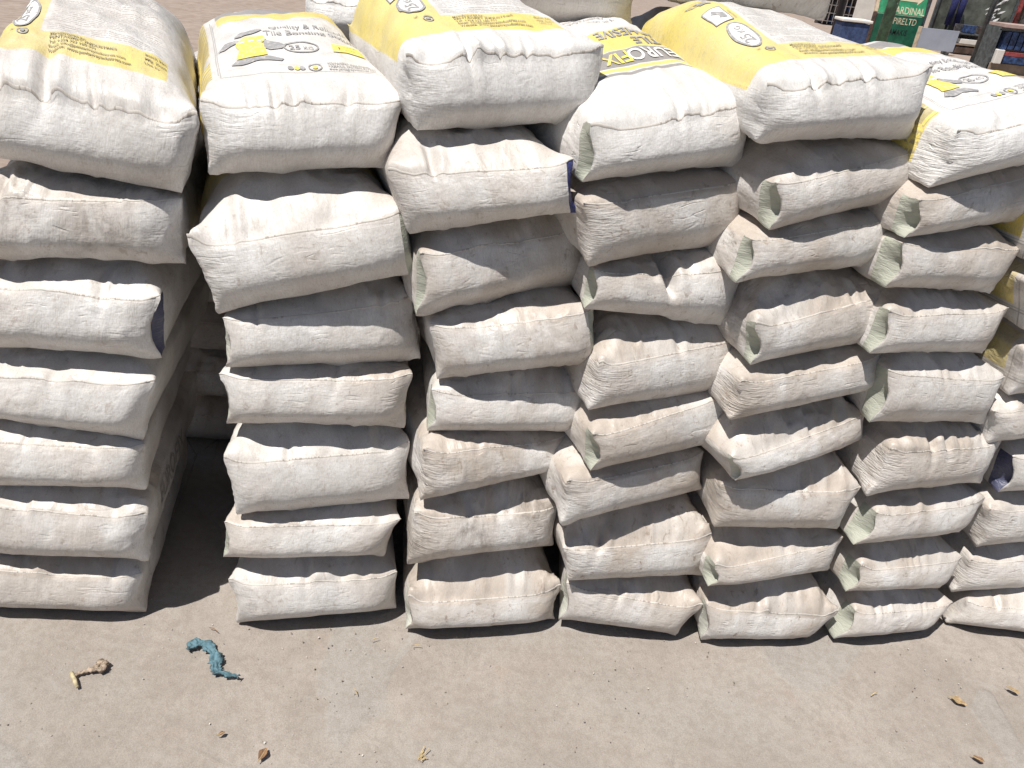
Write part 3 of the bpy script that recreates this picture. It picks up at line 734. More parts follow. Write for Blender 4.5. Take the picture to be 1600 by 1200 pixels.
# what sets single sacks apart (keyed by stack and place counted from the TOP)
O = {
 (1,1): dict(dyaw=20, mat='back', rise=(.135,.125), tucks=[(-.06,.010,.012,.10,.045,.05),(-.13,.005,.006,.05,.03,0),(.02,.004,.005,.05,.02,-.2)], dust=.22, stain=.22, say='with yellow band of print and grey small print'),
 (1,2): dict(stain=.55, dust=.30, dents=[(.13,.05,.010,.05,.02)], say='with dark grime along its upper edge'),
 (1,3): dict(valve='r', vcol='v_navy', vw=0.024, dust=.18, say='with open navy blue valve at its right end'),
 (1,4): dict(dust=.15, stain=.12, tucks=[(.0,.006,.02,.06,.05,.1)]),
 (2,1): dict(dyaw=25, mat='front', rise=(.085,.08), fan='l', dust=.14, stain=.10, tucks=[(-.055,.010,.006,.06,.035,.02),(-.02,.006,.006,.05,.06,.0),(.075,.006,.007,.05,.02,.35),(-.10,.004,.004,.05,.02,.0)], say='with grey and yellow picture and oval mark'),
 (2,2): dict(dyaw=22, vfront=True, vdep=.1, mat='veil', valve='r', vw=0.016, fan='l', dust=.20, stain=.06, say='jutting out, wrinkled left corner, green right edge'),
 (2,3): dict(valve='l', vw=0.022, vcol='v_white', dust=.2),
 (2,4): dict(valve='l', vw=0.016, dust=.30),
 (2,5): dict(fan='lr', dust=.16, stain=.05, tucks=[(-.06,.004,.006,.05,.02,0)]),
 (2,6): dict(valve='l', vw=0.015, dust=.28),
 (2,7): dict(fan='l', dust=.20, tucks=[(-.02,.006,.01,.06,.06,.1),(.06,.005,.012,.06,.06,0),(.11,.004,.009,.06,.05,0)]),
 (3,1): dict(dyaw=27, mat='back', rise=(.09,.08), fan='l', dust=.10, stain=.10, tucks=[(-.075,.010,.006,.055,.055,.03),(-.02,.004,.005,.05,.02,-.3),(.03,.003,.005,.05,.02,.2)], say='with yellow side stripe, oval mark, small print'),
 (3,2): dict(dyaw=24, vfront=True, vdep=.1, valve='r', vcol='v_blue', vw=0.015, fan='l', dust=.24, tucks=[(-.10,.010,.009,.06,.07,.1)], say='bright blue right edge, crumpled left corner'),
 (3,3): dict(valve='l', vw=0.016, dust=.42),
 (3,4): dict(dyaw=20, vfront=True, vdep=.1, valve='r', vw=0.016, dust=.36),
 (3,5): dict(valve='l', vw=0.018, dust=.30),
 (3,6): dict(fan='l', dust=.55, stain=.10),
 (3,7): dict(fan='l', dust=.36, stain=.65),
 (3,8): dict(valve='l', vw=0.029, vcol='v_white', dust=.55, stain=.12),
 (4,1): dict(mat='flip', rise=(.095,.095), valve='l', vw=0.027, dust=.10, stain=.05, tucks=[(.0,.004,.007,.12,.05,.2),(.07,.002,.008,.12,.02,.3)], say='with upside down lettering, grey and yellow bands'),
 (4,2): dict(fan='l', dust=.45, stain=.12, tucks=[(-.10,.008,.010,.04,.05,.1)]),
 (4,3): dict(valve='l', vw=0.024, dust=.34, tucks=[(.0,.020,.012,.09,.075,-.2)], dents=[(.0,.09,.014,.05,.05)], say='with a deep dent in the middle'),
 (4,4): dict(fan='l', dust=.42, tucks=[(.02,.006,.008,.06,.07,0)]),
 (4,5): dict(valve='l', vw=0.029, dust=.42),
 (4,6): dict(fan='l', dust=.50, stain=.15),
 (4,7): dict(fan='l', dust=.62, stain=.05, dents=[(-.12,.04,.012,.04,.025)], tucks=[(-.10,.008,.010,.05,.07,.7)], say='tan dusty upper side, creased left end'),
 (4,8): dict(valve='l', vw=0.037, vcol='v_white', dust=.34, tucks=[(-.04,.008,.008,.06,.05,.1),(.05,.004,.006,.06,.04,0)]),
 (5,1): dict(mat='back', rise=(.10,.045), fan='l', dust=.12, stain=.08, tucks=[(-.09,.012,.008,.05,.05,0),(.02,.008,.008,.06,.06,0),(-.04,.004,.006,.05,.02,0)], say='with broad yellow stripe, oval mark, text lines'),
 (5,2): dict(valve='l', vw=0.032, fan='', dust=.34, say='with wide open pale green valve pocket'),
 (5,3): dict(valve='l', vw=0.024, dust=.50, stain=.12),
 (5,4): dict(valve='l', vw=0.024, dust=.30, stain=.55),
 (5,5): dict(fan='l', dust=.40),
 (5,6): dict(dust=.45, valve='l', vw=0.010, vcol='v_white'),
 (5,7): dict(fan='l', dust=.40, stain=.05, tucks=[(.03,.004,.008,.05,.04,0)]),
 (5,8): dict(valve='l', vw=0.027, dust=.42),
 (5,9): dict(valve='l', vw=0.024, vcol='v_white', dust=.62, stain=.05, say='with tan dust caked on its upper side'),
 (6,1): dict(mat='front', rise=(.065,.04), fan='l', dust=.06, stain=.03, tucks=[(.03,.004,.01,.05,.02,.2)], say='bright white, yellow patch and oval mark'),
 (6,2): dict(valve='l', vw=0.027, dust=.45, stain=.2),
 (6,3): dict(valve='l', vw=0.032, dust=.34, stain=.2),
 (6,4): dict(valve='l', vw=0.022, dust=.34, stain=.2),
 (6,5): dict(valve='l', vw=0.029, dust=.24, tucks=[(-.02,.003,.006,.05,.05,0)]),
 (6,6): dict(fan='l', dust=.36, tucks=[(-.05,.008,.010,.05,.05,.1),(.0,.006,.008,.05,.04,0)]),
 (6,7): dict(valve='l', vw=0.035, dust=.38),
 (6,8): dict(valve='l', vw=0.032, dust=.38),
 (6,9): dict(valve='l', vw=0.035, dust=.34),
 (7,1): dict(mat='side', dust=.16), (7,2): dict(mat='side', dust=.16, say='with yellow lettered panel on its side'), (7,3): dict(mat='side', dust=.18, say='with yellow corner of print on its side'),
 (7,5): dict(valve='l', vcol='v_navy', vw=0.027, dust=.24, say='with bunched dark navy valve'),
 (7,6): dict(fan='l', dust=.30), (7,7): dict(fan='l', dust=.26),
}
ROOT = {}
for (c, k, yaw, Q4, crown) in SACKS:
    b = COUNT[c] - k + 1
    o = dict(O.get((c, b), {})); say = o.pop('say', None); rise = o.pop('rise', None)
    rr = random.Random(c*31 + b*7)
    o.setdefault('dust', .25 + .25*rr.random()); o['dust'] = o['dust']*(1.15 if b == 1 else 1.7) + (0 if b == 1 else .22); o['stain'] = o.get('stain', .05 + .15*rr.random())*1.5; o.setdefault('stain', .05 + .15*rr.random())
    if 'tucks' not in o:
        o['tucks'] = [(rr.uniform(-.13, .13), rr.uniform(.002, .005), rr.uniform(.005, .011), .06, rr.uniform(.02, .06), rr.uniform(-.2, .2)) for q in range(rr.choice((0, 1, 1, 2)))]
    if b == 1 and c != 7: o['shape'] = 'free'; crown = rise
    if c >= 4 and b > 1: o.setdefault('swell', .026)
    if c == 1: o.setdefault('dyaw', yaw + 6)
    if c in (1, 2): o.setdefault('depth', 1.14)
    if crown is None: crown = (.04, .04)
    r = sack('s%d_%d' % (c, b), *Q4, crown, math.radians(yaw), c*17 + b*3 + 1, **o)
    place = ('top sack of ' + STK[c]) if b == 1 else (('bottom sack' if k == 1 else ORD[k] + ' sack up') + ' in ' + STK[c])
    if say is None:
        v = o.get('valve'); vc = {'v_green': 'pale green', 'v_white': 'whitish'}.get(o.get('vcol', 'v_green'), '')
        if v: say = 'with %s valve at %s end' % (vc, 'left' if v == 'l' else 'right')
        elif o.get('fan'): say = 'with wrinkled left corner'
        else: say = 'with smooth dusty white end'
    tag(r, place + ', ' + say, 'sack', 'filled sacks stacked in the front row')
    ROOT[(c, b)] = r

# print on the top sacks
def back_print(r, sx=1.):
    lines = ['Manufactured by:', 'PENTAGREY INDUSTRIES', 'Tel: +254 723 160 771', 'Email: info@pentagreyindustries.com', 'Website: www.pentagreyindustries.com']
    for i, s in enumerate(lines):
        words(r, s, .0064 if i == 1 else .0054, (-.062, .0930 - i*.0092), 'ink_brown', bold=.025, sx=1.12)
    for i, s in enumerate(('Batch No.', 'Mfg. Date', 'Use by')):
        words(r, s, .0055, (.098, .092 - i*.012), 'ink_brown', bold=.02, sx=1.15)
    # oval weight mark, reading away from the yard
    R90 = math.pi/2
    ink(r, 'weight_mark', shape_bm([oval(0, 0, .050, .023)]), M['ink_white'], (-.118, .165), R90, off=.0009)
    ink(r, 'weight_mark', shape_bm([oval(0, 0, .051, .024), oval(0, 0, .0455, .0195)]), M['ink_grey'], (-.118, .165), R90, off=.0014)
    words(r, '25', .020, (-.111, .131), 'ink_grey', R90, .02, sx=1.1, off=.0015)
    words(r, 'KG', .012, (-.113, .168), 'ink_grey', R90, .01, sx=1.1, off=.0015)
    # boxed picture and tile mark
    bx = [(-.030, -.020), (.030, -.020), (.030, .020), (-.030, .020)]
    ink(r, 'picture_box', shape_bm([bx]), M['ink_white'], (-.122, .255), R90, off=.0009)
    ink(r, 'picture_box', shape_bm([bx, [(x*.94, y*.90) for x, y in bx]]), M['ink_grey'], (-.122, .255), R90, off=.0014)
    ink(r, 'picture_box', shape_bm([[(-.018, -.012), (.004, -.014), (.020, .004), (.010, .010), (-.002, -.002), (-.012, .002)]]), M['ink_grey'], (-.122, .255), R90, off=.0016)
    words(r, 'STANDARDS', .0045, (-.092, .228), 'ink_brown', R90)
    for dx, dy in ((-.016, 0), (.016, .004)):
        ink(r, 'tile_mark', shape_bm([[(-.016, -.014), (.004, -.006), (.016, .012), (-.006, .006)]]), M['ink_grey'], (-.122 + dy*3, .335 + dx), R90)
    ink(r, 'tile_mark', shape_bm([[(-.016, -.014), (.004, -.006), (.016, .012), (-.006, .006)], [(-.012, -.010), (.003, -.004), (.012, .009), (-.005, .004)]]), M['ink_grey'], (-.134, .330), R90)
    ink(r, 'round_mark', shape_bm([oval(0, 0, .010, .010, 20), oval(0, 0, .0075, .0075, 20)]), M['ink_grey'], (-.108, .092), 0)
    ink(r, 'round_mark', shape_bm([oval(0, 0, .0045, .0045, 16)]), M['ink_grey'], (-.108, .092), 0)
    words(r, 'K', .008, (-.124, .096), 'ink_brown', R90)
for k in ((1, 1), (3, 1), (5, 1)): back_print(ROOT[k])

def front_print(r):
    words(r, 'Quality & Reliable', .0150, (-.028, .215), 'ink_grey', 0, .01, sx=1.05)
    words(r, 'Tile Bonding Solution', .0165, (-.042, .185), 'ink_grey', 0, .015, sx=1.05)
    ink(r, 'weight_mark', shape_bm([oval(0, 0, .035, .021), oval(0, 0, .0315, .0175)]), M['ink_grey'], (.022, .128))
    words(r, '25', .015, (-.002, .121), 'ink_grey', 0, .02, sx=1.1); words(r, 'KG', .010, (.026, .121), 'ink_grey', 0, .01)
    bd = [(-.030, -.016), (.032, -.016), (.028, .018), (-.026, .018)]
    ink(r, 'badge', shape_bm([bd]), M['ink_yellow'], (.110, .125))
    words(r, '1', .022, (.088, .114), 'ink_brown', 0, .01); words(r, 'YEAR', .008, (.103, .130), 'ink_brown'); words(r, 'WARRANTY', .006, (.100, .117), 'ink_brown')
    for i, s in enumerate(('PENTAGREY INDUSTRIES', 'KAMAKIS, EASTERN BYPASS', 'www.pentagreyindustries.com')):
        words(r, s, .0048, (.058, .0655 - i*.0062), 'ink_grey', 0, .02, sx=1.05)
    for x in (-.012, .0, .010): ink(r, 'round_mark', shape_bm([oval(0, 0, .0055, .0045, 14)]), M['ink_yellow' if x == 0 else 'ink_grey'], (x, .060))
    ink(r, 'round_mark', shape_bm([oval(0, 0, .013, .009, 24), oval(0, 0, .0105, .007, 24)]), M['ink_grey'], (.034, .0605))
    ink(r, 'round_mark', shape_bm([oval(0, 0, .005, .004, 16)]), M['ink_yellow'], (.034, .0605))
    # plain two-tone picture block: grey and yellow patches
    G, Yk = M['ink_grey'], M['ink_yellow']
    for mat, pts in ((G, [(-.062, .205), (-.045, .222), (-.012, .228), (-.002, .218), (-.026, .208), (-.048, .202)]),
                     (G, [(-.098, .168), (-.082, .192), (-.058, .196), (-.050, .186), (-.070, .176), (-.084, .166)]),
                     (Yk, [(-.058, .184), (-.040, .196), (-.004, .196), (.000, .180), (-.008, .168), (-.006, .150), (-.006, .118), (-.066, .110), (-.056, .146), (-.062, .170)]),
                     (G, [(-.004, .176), (.022, .160), (.034, .146), (.024, .134), (.002, .136), (-.010, .148)]),
                     (G, [(-.078, .094), (-.064, .108), (-.006, .112), (.022, .098), (.016, .092), (-.024, .098), (-.060, .090)])):
        ink(r, 'picture_patch', shape_bm([[(x - .040, y - .012) for x, y in pts]]), mat, (0, 0))
    for i in range(3): ink(r, 'picture_patch', shape_bm([[(-.094 + i*.018, .160), (-.082 + i*.018, .162), (-.082 + i*.018, .168), (-.094 + i*.018, .166)]]), M['ink_white'], (0, 0), off=.0016)
for k in ((2, 1), (6, 1)): front_print(ROOT[k])

r = ROOT[(4, 1)]; RP = math.pi
words(r, 'EURO', .036, (.124, .1715), 'ink_white', RP, .025, sx=.92); words(r, 'FIX', .036, (.006, .1715), 'ink_yellow', RP, .025, sx=.92)
words(r, 'TILE', .026, (.110, .2130), 'ink_grey', RP, .03, sx=1.0); words(r, 'ADHESIVE', .026, (.122, .2480), 'ink_grey', RP, .03, sx=.92)
words(r, 'Quality & Reliable', .013, (.07, .36), 'ink_grey', RP, .01); words(r, 'Tile Bonding Solution', .013, (.08, .335), 'ink_grey', RP, .01)
for k, tx in (((7, 2), ('KENYA 76', 'MARKET', 'INDUSTRIES')), ((7, 3), ('TILE', 'GROUT', 'WHITE'))):
    for i, s in enumerate(tx): words(ROOT[k], s, .013, (.180, .082 - i*.017), 'ink_brown', 0, .02, panel='left', flip=True)
words(ROOT[(1, 6)], 'EUROFIX', .036, (.09, .045), 'ink_faint', 0, .02, panel='right')

# sacks lying behind the front row
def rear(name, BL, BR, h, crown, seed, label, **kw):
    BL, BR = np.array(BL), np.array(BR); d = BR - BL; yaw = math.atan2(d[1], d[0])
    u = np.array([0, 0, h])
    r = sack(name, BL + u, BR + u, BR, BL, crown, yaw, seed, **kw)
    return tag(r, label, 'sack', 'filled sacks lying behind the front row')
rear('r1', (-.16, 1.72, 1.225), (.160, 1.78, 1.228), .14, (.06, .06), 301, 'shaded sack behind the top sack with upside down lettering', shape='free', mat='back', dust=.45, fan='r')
rear('r2', (.27, 1.80, 1.295), (.605, 1.92, 1.285), .17, (.06, .06), 302, 'shaded olive grey sack behind the top sack with bright yellow stripe', shape='free', dust=1.0, stain=.8)  # dust and stain set high to stand in for shade on its end
rear('r3', (-.575, 1.98, 1.130), (-.34, 2.03, 1.130), .075, (.05, .05), 303, 'bare white sack end behind the sack with picture print', shape='free', dust=.02, stain=.02, depth=.6)
for i in range(7):
    z = .002 + i*.148; q = random.Random(i + 90)
    x = -.99 + q.uniform(-.015, .015); y = 1.84 + q.uniform(-.02, .02)
    rear('g%d' % i, (x, y, z), (x + .36, y + .03, z), .10, (.048, .048), 320 + i, '%s sack of dark stack seen in gap right of leftmost stack' % (ORD[i+1] if i else 'bottom'), dust=.8, stain=.4)  # extra dust tones this stack down to deepen the shade in the gap

# the second row that carries them: one sack with its parts, copied
def copy_tree(o, parent=None):
    c = o.copy(); COL.objects.link(c); c.parent = parent
    for ch in o.children: copy_tree(ch, c)
    return c
proto = None
for (x, y, rz, n, dz) in ((.0, 1.83, .18, 8, .151), (.44, 1.92, .33, 8, .1585), (-.46, 2.06, .2, 7, .1595)):
    for i in range(n):
        q = random.Random(i*7 + int(x*100))
        if proto is None:
            proto = rear('h0', (-.165, 0., 0.), (.165, 0., 0.), .10, (.052, .052), 350, 'plain dusty sack in the hidden second row behind the front stacks', dust=.5, stain=.2)
            proto['group'] = 'sacks of the hidden second row'; o = proto
        else: o = copy_tree(proto)
        o.location = (x + q.uniform(-.012, .012), y + .2 + q.uniform(-.012, .012), .002 + i*dz); o.rotation_euler = (0, 0, rz + q.uniform(-.05, .05))

# ---------------------------------------------------------------- litter on the floor
def on_floor(p, z=0.): return Vector((p[0], p[1], z))
def lumpy_tube(name, pts, rad, mat, parent=None, flat=.55, seed=1, n=14, sub=9, amp=.35):
    P = [Vector(p) for p in pts]; L = []
    for i in range(len(P) - 1):
        for k in range(sub):
            t = k/sub; a = P[max(i-1, 0)]; b = P[i]; c = P[i+1]; d = P[min(i+2, len(P)-1)]
            L.append(.5*((2*b) + (c - a)*t + (2*a - 5*b + 4*c - d)*t*t + (3*b - a - 3*c + d)*t**3))
    L.append(P[-1]); q = random.Random(seed); V = []
    rads = np.interp(np.linspace(0, len(rad) - 1, len(L)), range(len(rad)), rad)
    for i, p in enumerate(L):
        d = (L[min(i+1, len(L)-1)] - L[max(i-1, 0)]).normalized(); a = Vector((0, 0, 1)).cross(d).normalized(); u = d.cross(a)
        for k in range(n):
            th = 2*math.pi*k/n
            V.append(p + (a*math.cos(th) + u*math.sin(th)*flat)*rads[i])
    V = np.array([list(v) for v in V])
    ctr = np.repeat(np.array([list(p) for p in L]), n, 0); dirv = V - ctr
    nz = fbm(V*170 + seed, seed, 2)[:, None] + .8*ridge(V*np.array([260, 260, 260]) + seed, seed + 3)[:, None]
    V = V + dirv*nz*amp
    lo = .0005; V[:, 2] = np.maximum(V[:, 2], lo)
    Q = []
    for i in range(len(L) - 1):
        for k in range(n): Q.append((i*n + k, i*n + (k+1) % n, (i+1)*n + (k+1) % n, (i+1)*n + k))
    me = bpy.data.meshes.new(name); me.from_pydata(V.tolist(), [], Q + [tuple(range(n))[::-1], tuple((len(L)-1)*n + k for k in range(n))])
    for p in me.polygons: p.use_smooth = True
    return link(name, me, mat, parent)

M['rag'] = plain('rag_teal', (.10, .185, .22), .9, .35, 60., .6, bs=220.)
M['string'] = plain('string_fibre', (.36, .28, .21), .9, .4, 120., .7, bs=300.)
M['stick'] = plain('bare_stick', (.50, .42, .26), .7, .2, 90., .4, bs=200.)
M['leaf'] = plain('dry_leaf', (.27, .15, .075), .8, .3, 60., .6, bs=160.)
M['leaf_pale'] = plain('dry_leaf_pale', (.42, .29, .15), .8, .3, 60., .6, bs=160.)
M['straw'] = plain('straw', (.50, .38, .20), .8, .25, 80., .3)
M['stone'] = plain('grit', (.33, .285, .24), .95, .25, 40., .6, bs=200.)
M['stone_lt'] = plain('grit_light', (.55, .50, .45), .95, .3, 40., .6, bs=200.)

def cloth_strip(name, pts, wid, mat, seed, sub=14, n=13):
    P = [Vector(p) for p in pts]; L = []
    for i in range(len(P) - 1):
        for k in range(sub):
            t = k/sub; a = P[max(i-1, 0)]; b = P[i]; c = P[i+1]; d = P[min(i+2, len(P)-1)]
            L.append(.5*((2*b) + (c - a)*t + (2*a - 5*b + 4*c - d)*t*t + (3*b - a - 3*c + d)*t**3))
    L.append(P[-1]); m_ = len(L)
    W = np.interp(np.linspace(0, len(wid) - 1, m_), range(len(wid)), wid); V = []
    W = W*(1 + .55*vnoise(np.stack([np.arange(m_)*.23, np.zeros(m_), np.zeros(m_) + seed], 1), seed + 40))
    for i, p in enumerate(L):
        d = (L[min(i+1, m_-1)] - L[max(i-1, 0)]).normalized(); a = Vector((0, 0, 1)).cross(d).normalized()
        for k in range(n): V.append(p + a*((k/(n-1)*2 - 1)*W[i]))
    V = np.array([list(v) for v in V]); s_ = np.tile(np.linspace(-1, 1, n), m_); q = np.repeat(np.arange(m_), n)/m_*6
    e = fbm(V*420 + seed, seed, 2)[:, None]*np.array([1, 1, 0])*.0022*(np.abs(s_)**2)[:, None]
    V = V + e
    fold = np.abs(vnoise(np.stack([s_*2.1 + .6*np.sin(q*2.2), q*1.3, q*0 + seed], 1), seed + 1))
    V[:, 2] = .0012 + .0105*(1 - fold)**2.4*(1 - .55*np.abs(s_)**3) + .0012*fbm(V*300, seed + 7, 1)
    V[:, 2] = np.maximum(V[:, 2], .0006)
    I = np.arange(len(V)).reshape(m_, n)
    Q = np.stack([I[:-1, :-1].ravel(), I[1:, :-1].ravel(), I[1:, 1:].ravel(), I[:-1, 1:].ravel()], 1)
    o = link(name, fast_mesh(name, V, Q), mat)
    sm = o.modifiers.new('thickness', 'SOLIDIFY'); sm.thickness = .0009; sm.offset = 0
    return o
rag = cloth_strip('rag', [(-0.634, 1.072, 0.000), (-0.627, 1.090, 0.000), (-0.605, 1.093, 0.000), (-0.579, 1.076, 0.000), (-0.563, 1.051, 0.000), (-0.557, 1.032, 0.000), (-0.534, 1.024, 0.000), (-0.503, 1.019, 0.000)],
                  [.004, .010, .011, .010, .011, .009, .006, .004], M['rag'], 4)
tag(rag, 'twisted teal blue rag lying on the dusty floor', 'rag')
kn = empty('knotted_string', tuple((-0.805, 0.997, 0.000)))
tag(kn, 'brown knotted string with a frayed end on the floor', 'string')
o = lumpy_tube('strand', [(*(-0.835, 0.983, 0.000)[:2], .003), (*(-0.820, 0.989, 0.000)[:2], .005), (*(-0.803, 0.998, 0.000)[:2], .006), (*(-0.792, 1.002, 0.000)[:2], .006)], [.002, .0035, .0045, .004], M['string'], None, .7, 9, amp=.6)
o.parent = kn; o.matrix_parent_inverse = Matrix.Translation(-Vector(tuple((-0.805, 0.997, 0.000))))
o = lumpy_tube('knot', [(*(-0.794, 0.999, 0.000)[:2], .006), (*(-0.793, 1.012, 0.000)[:2], .010), (*(-0.784, 1.015, 0.000)[:2], .008), (*(-0.779, 1.001, -0.000)[:2], .007), (*(-0.791, 1.001, 0.000)[:2], .010)], [.004, .006, .006, .005, .004], M['string'], None, .8, 11, amp=.6)
o.parent = kn; o.matrix_parent_inverse = Matrix.Translation(-Vector(tuple((-0.805, 0.997, 0.000))))
mb = MB(); mb.tube([(*(-0.836, 0.987, 0.000)[:2], .006), (*(-0.821, 0.971, 0.000)[:2], .006), (*(-0.808, 0.957, -0.000)[:2], .004)], [.0042, .0045, .003], 8)
tag(mb.build('stick', M['stick'], smooth=True), 'short peeled stick beside the knotted string', 'stick')

def leaf(name, p, ln, wd, rz, curl, mat, label, seed):
    V = []; F = []; n = 9
    for i in range(n + 1):
        t = i/n; w = wd*math.sin(math.pi*min(1, t*.94 + .04))**.75*(1 + .12*math.sin(seed + t*9))
        for s in (-1, -.5, 0, .5, 1):
            V.append(((t - .5)*ln, s*w, .002 + curl*abs(s)**1.5*w*(1 + .4*math.sin(t*8 + seed*s)) + curl*.5*abs(t - .5)*ln*.5))
    for i in range(n):
        for j in range(4): F.append((i*5+j, i*5+j+1, (i+1)*5+j+1, (i+1)*5+j))
    me = bpy.data.meshes.new(name); me.from_pydata(V, [], F)
    for q in me.polygons: q.use_smooth = True
    r = empty(name, (p[0], p[1], .001), rz); link('blade', me, mat, r)
    mb = MB(); mb.tube([(-ln*.68, .001, .004), (-ln*.4, 0, .003), (ln*.45, 0, .0032)], [.0009, .0011, .0005], 6); mb.build('stalk', M['straw'], r)
    return tag(r, label, 'leaf', 'dry leaves scattered on the floor')
leaf('dry_leaf', (-0.398, 0.858, 0.000), .026, .0075, 1.35, .5, M['leaf'], 'brown dry leaf at the bottom edge below the second stack', 3)
leaf('dry_leaf', (1.068, 1.150, 0.000), .032, .0085, -.55, .5, M['leaf_pale'], 'larger tan curled leaf on the floor at lower right', 5)
leaf('dry_leaf', (1.217, 1.198, 0.000), .024, .006, -.6, .4, M['leaf_pale'], 'small tan leaf at the right edge of the floor', 7)
leaf('dry_leaf', (1.045, 1.009, 0.000), .022, .006, -.5, .5, M['leaf'], 'small brown leaf scrap at the bottom right edge', 8)
leaf('dry_leaf', (-0.490, 0.891, 0.000), .014, .004, .7, .4, M['leaf'], 'tiny reddish leaf scrap below the teal rag', 9)
st = empty('straw_tuft', tuple((-0.099, 0.886, 0.000))); q = random.Random(5)
for i in range(7):
    a = q.uniform(.3, 1.3); l = q.uniform(.008, .018); c = Vector((q.uniform(-.006, .006), q.uniform(-.006, .006), .003))
    d = Vector((math.cos(a), math.sin(a), q.uniform(-.05, .3)))
    mb = MB(); mb.tube([c - d*l*.6 + Vector((0, 0, .002)), c + d*l], .0010, 5); mb.build('stalk', M['straw'], st)
tag(st, 'little tuft of broken straw on the floor in front', 'straw')
q = random.Random(12); k = 0
for (px, lab) in (((-0.151, 1.148, 0.000), 'pale straw lying below the third stack'), ((-0.246, 1.154, 0.000), 'short straw standing near the bottom of second stack'), ((-0.258, 1.015, 0.000), 'tan straw beside a light pebble in the foreground'),
                  ((-0.603, 1.134, 0.000), 'thin dark twig between the first two stacks'), ((0.877, 1.147, 0.000), 'curled pale shaving below the sixth stack'),):
    a = q.uniform(-1, 1.2); l = q.uniform(.007, .012); p = Vector((px[0], px[1], .003)); d = Vector((math.cos(a), math.sin(a), .05))
    mb = MB(); mb.tube([p - d*l, p + Vector((.001, .002, .001)), p + d*l + Vector((0, 0, .001))], .0009, 6)
    tag(mb.build('straw', M['straw' if 'dark' not in lab else 'leaf']), lab, 'straw', 'loose straws on the floor'); k += 1

def grit(name, mat, n, r0, r1, seed, label):
    q = np.random.RandomState(seed)
    ico = bmesh.new(); bmesh.ops.create_icosphere(ico, subdivisions=1, radius=1); bv = np.array([list(v.co) for v in ico.verts]); bf = np.array([[v.index for v in f.verts] for f in ico.faces]); ico.free()
    V = []; F = []; k = 0
    while k < n:
        x = q.uniform(-1.1, 1.5); y = q.uniform(.38, 1.32)
        dens = .5 + .5*fbm(np.array([[x*3.2, y*3.2, 1.]]), 30, 2)[0]
        if q.rand() > max(.06, dens): continue
        r = r0 + (r1 - r0)*q.rand()**5
        s = np.array([1, q.uniform(.6, 1), q.uniform(.45, .8)])*r
        th = q.uniform(0, 6.28); R = np.array([[math.cos(th), -math.sin(th), 0], [math.sin(th), math.cos(th), 0], [0, 0, 1]])
        v = (bv*(1 + q.uniform(-.25, .25, (len(bv), 1)))*s) @ R.T + np.array([x, y, -.004 + .05*s[2]])
        V.append(v); F.append(bf + len(bv)*k); k += 1
    me = fast_mesh(name, np.concatenate(V), np.concatenate(F), False)
    return tag(link(name, me, mat), label, 'gravel', kind='stuff')
grit('grit', M['stone'], 2600, .0005, .0026, 2, 'fine brown grit and pebbles scattered over the yard floor')
grit('light_grit', M['stone_lt'], 900, .0005, .0026, 3, 'fine pale cement crumbs scattered over the yard floor')

# ---------------------------------------------------------------- the street side behind, upper right
M['black_paint'] = plain('black_steel', (.018, .018, .026), .45, .3, 20., .2)
M['dark_steel'] = plain('grey_steel', (.085, .095, .10), .4, .3, 14., .2, spec=.5)
M['green_lit'] = plain('sign_green_lit', (.045, .33, .155), .55, .22, 5., .12)  # the board's green as the sun lights its upper half
M['green_shaded'] = plain('sign_green_shaded', (.012, .115, .065), .55, .22, 5., .12)  # same green darkened: the shadow across the lower half, painted in
M['post_green'] = plain('post_green', (.075, .155, .095), .5, .3, 8., .2)
M['cream'] = plain('cream_paint', (.62, .50, .36), .6, .2, 7., .2)
M['brown_wood'] = plain('brown_wood', (.095, .06, .045), .7, .3, 12., .3)
M['teal'] = plain('teal_tarp', (.075, .22, .32), .6, .2, 6., .2)
M['white_wall'] = plain('white_wall', (.78, .74, .68), .75, .08, 4., .2)
M['navy'] = plain('navy_cloth', (.018, .022, .105), .9, .3, 30., .5, bs=120.)
M['sheet'] = plain('display_back', (.125, .135, .115), .35, .35, 3., .1, spec=.5)
M['board'] = plain('grey_board', (.37, .40, .47), .55, .06, 3., .1)
M['crate'] = plain('dim_goods', (.10, .09, .09), .7, .4, 18., .3)
M['blue_goods'] = plain('blue_goods', (.03, .065, .17), .5, .5, 20., .2)
M['red_goods'] = plain('red_goods', (.30, .06, .06), .55, .3, 20., .2)
M['pink_paving'] = plain('pink_paving', (.42, .31, .27), .9, .15, 6., .3)
M['tan_shop'] = plain('tan_shop', (.30, .235, .175), .8, .2, 5., .2)
M['foil'] = plain('white_foil', (.72, .72, .70), .3, .2, 60., .6)
M['skirt'] = plain('blue_skirt', (.045, .075, .17), .8, .25, 20., .4)
M['foliage'] = plain('leaf_green', (.10, .15, .03), .6, .3, 30., .3)

def solid(name, pieces, label, cat, loc):
    """pieces: (part name, material, list of (centre, size)) given round loc"""
    r = empty(name, loc)
    for nm, m, bx in pieces:
        mb = MB()
        for c, s_ in bx: mb.box(c, s_, bev=min(s_)*.08)
        mb.build(nm, M[m], r)
    return tag(r, label, cat)

# black pole
mb = MB(); mb.tube([(4.70, 14., 0), (4.70, 14., 3.4)], .060, 12); r = empty('street_pole', (0, 0, 0)); 
mb.build('shaft', M['black_paint'], r, True); MB().box((4.70, 14., .02), (.26, .26, .04), bev=.006).build('foot_plate', M['black_paint'], r)
tag(r, 'thin black steel pole rising behind the stacks', 'pole')

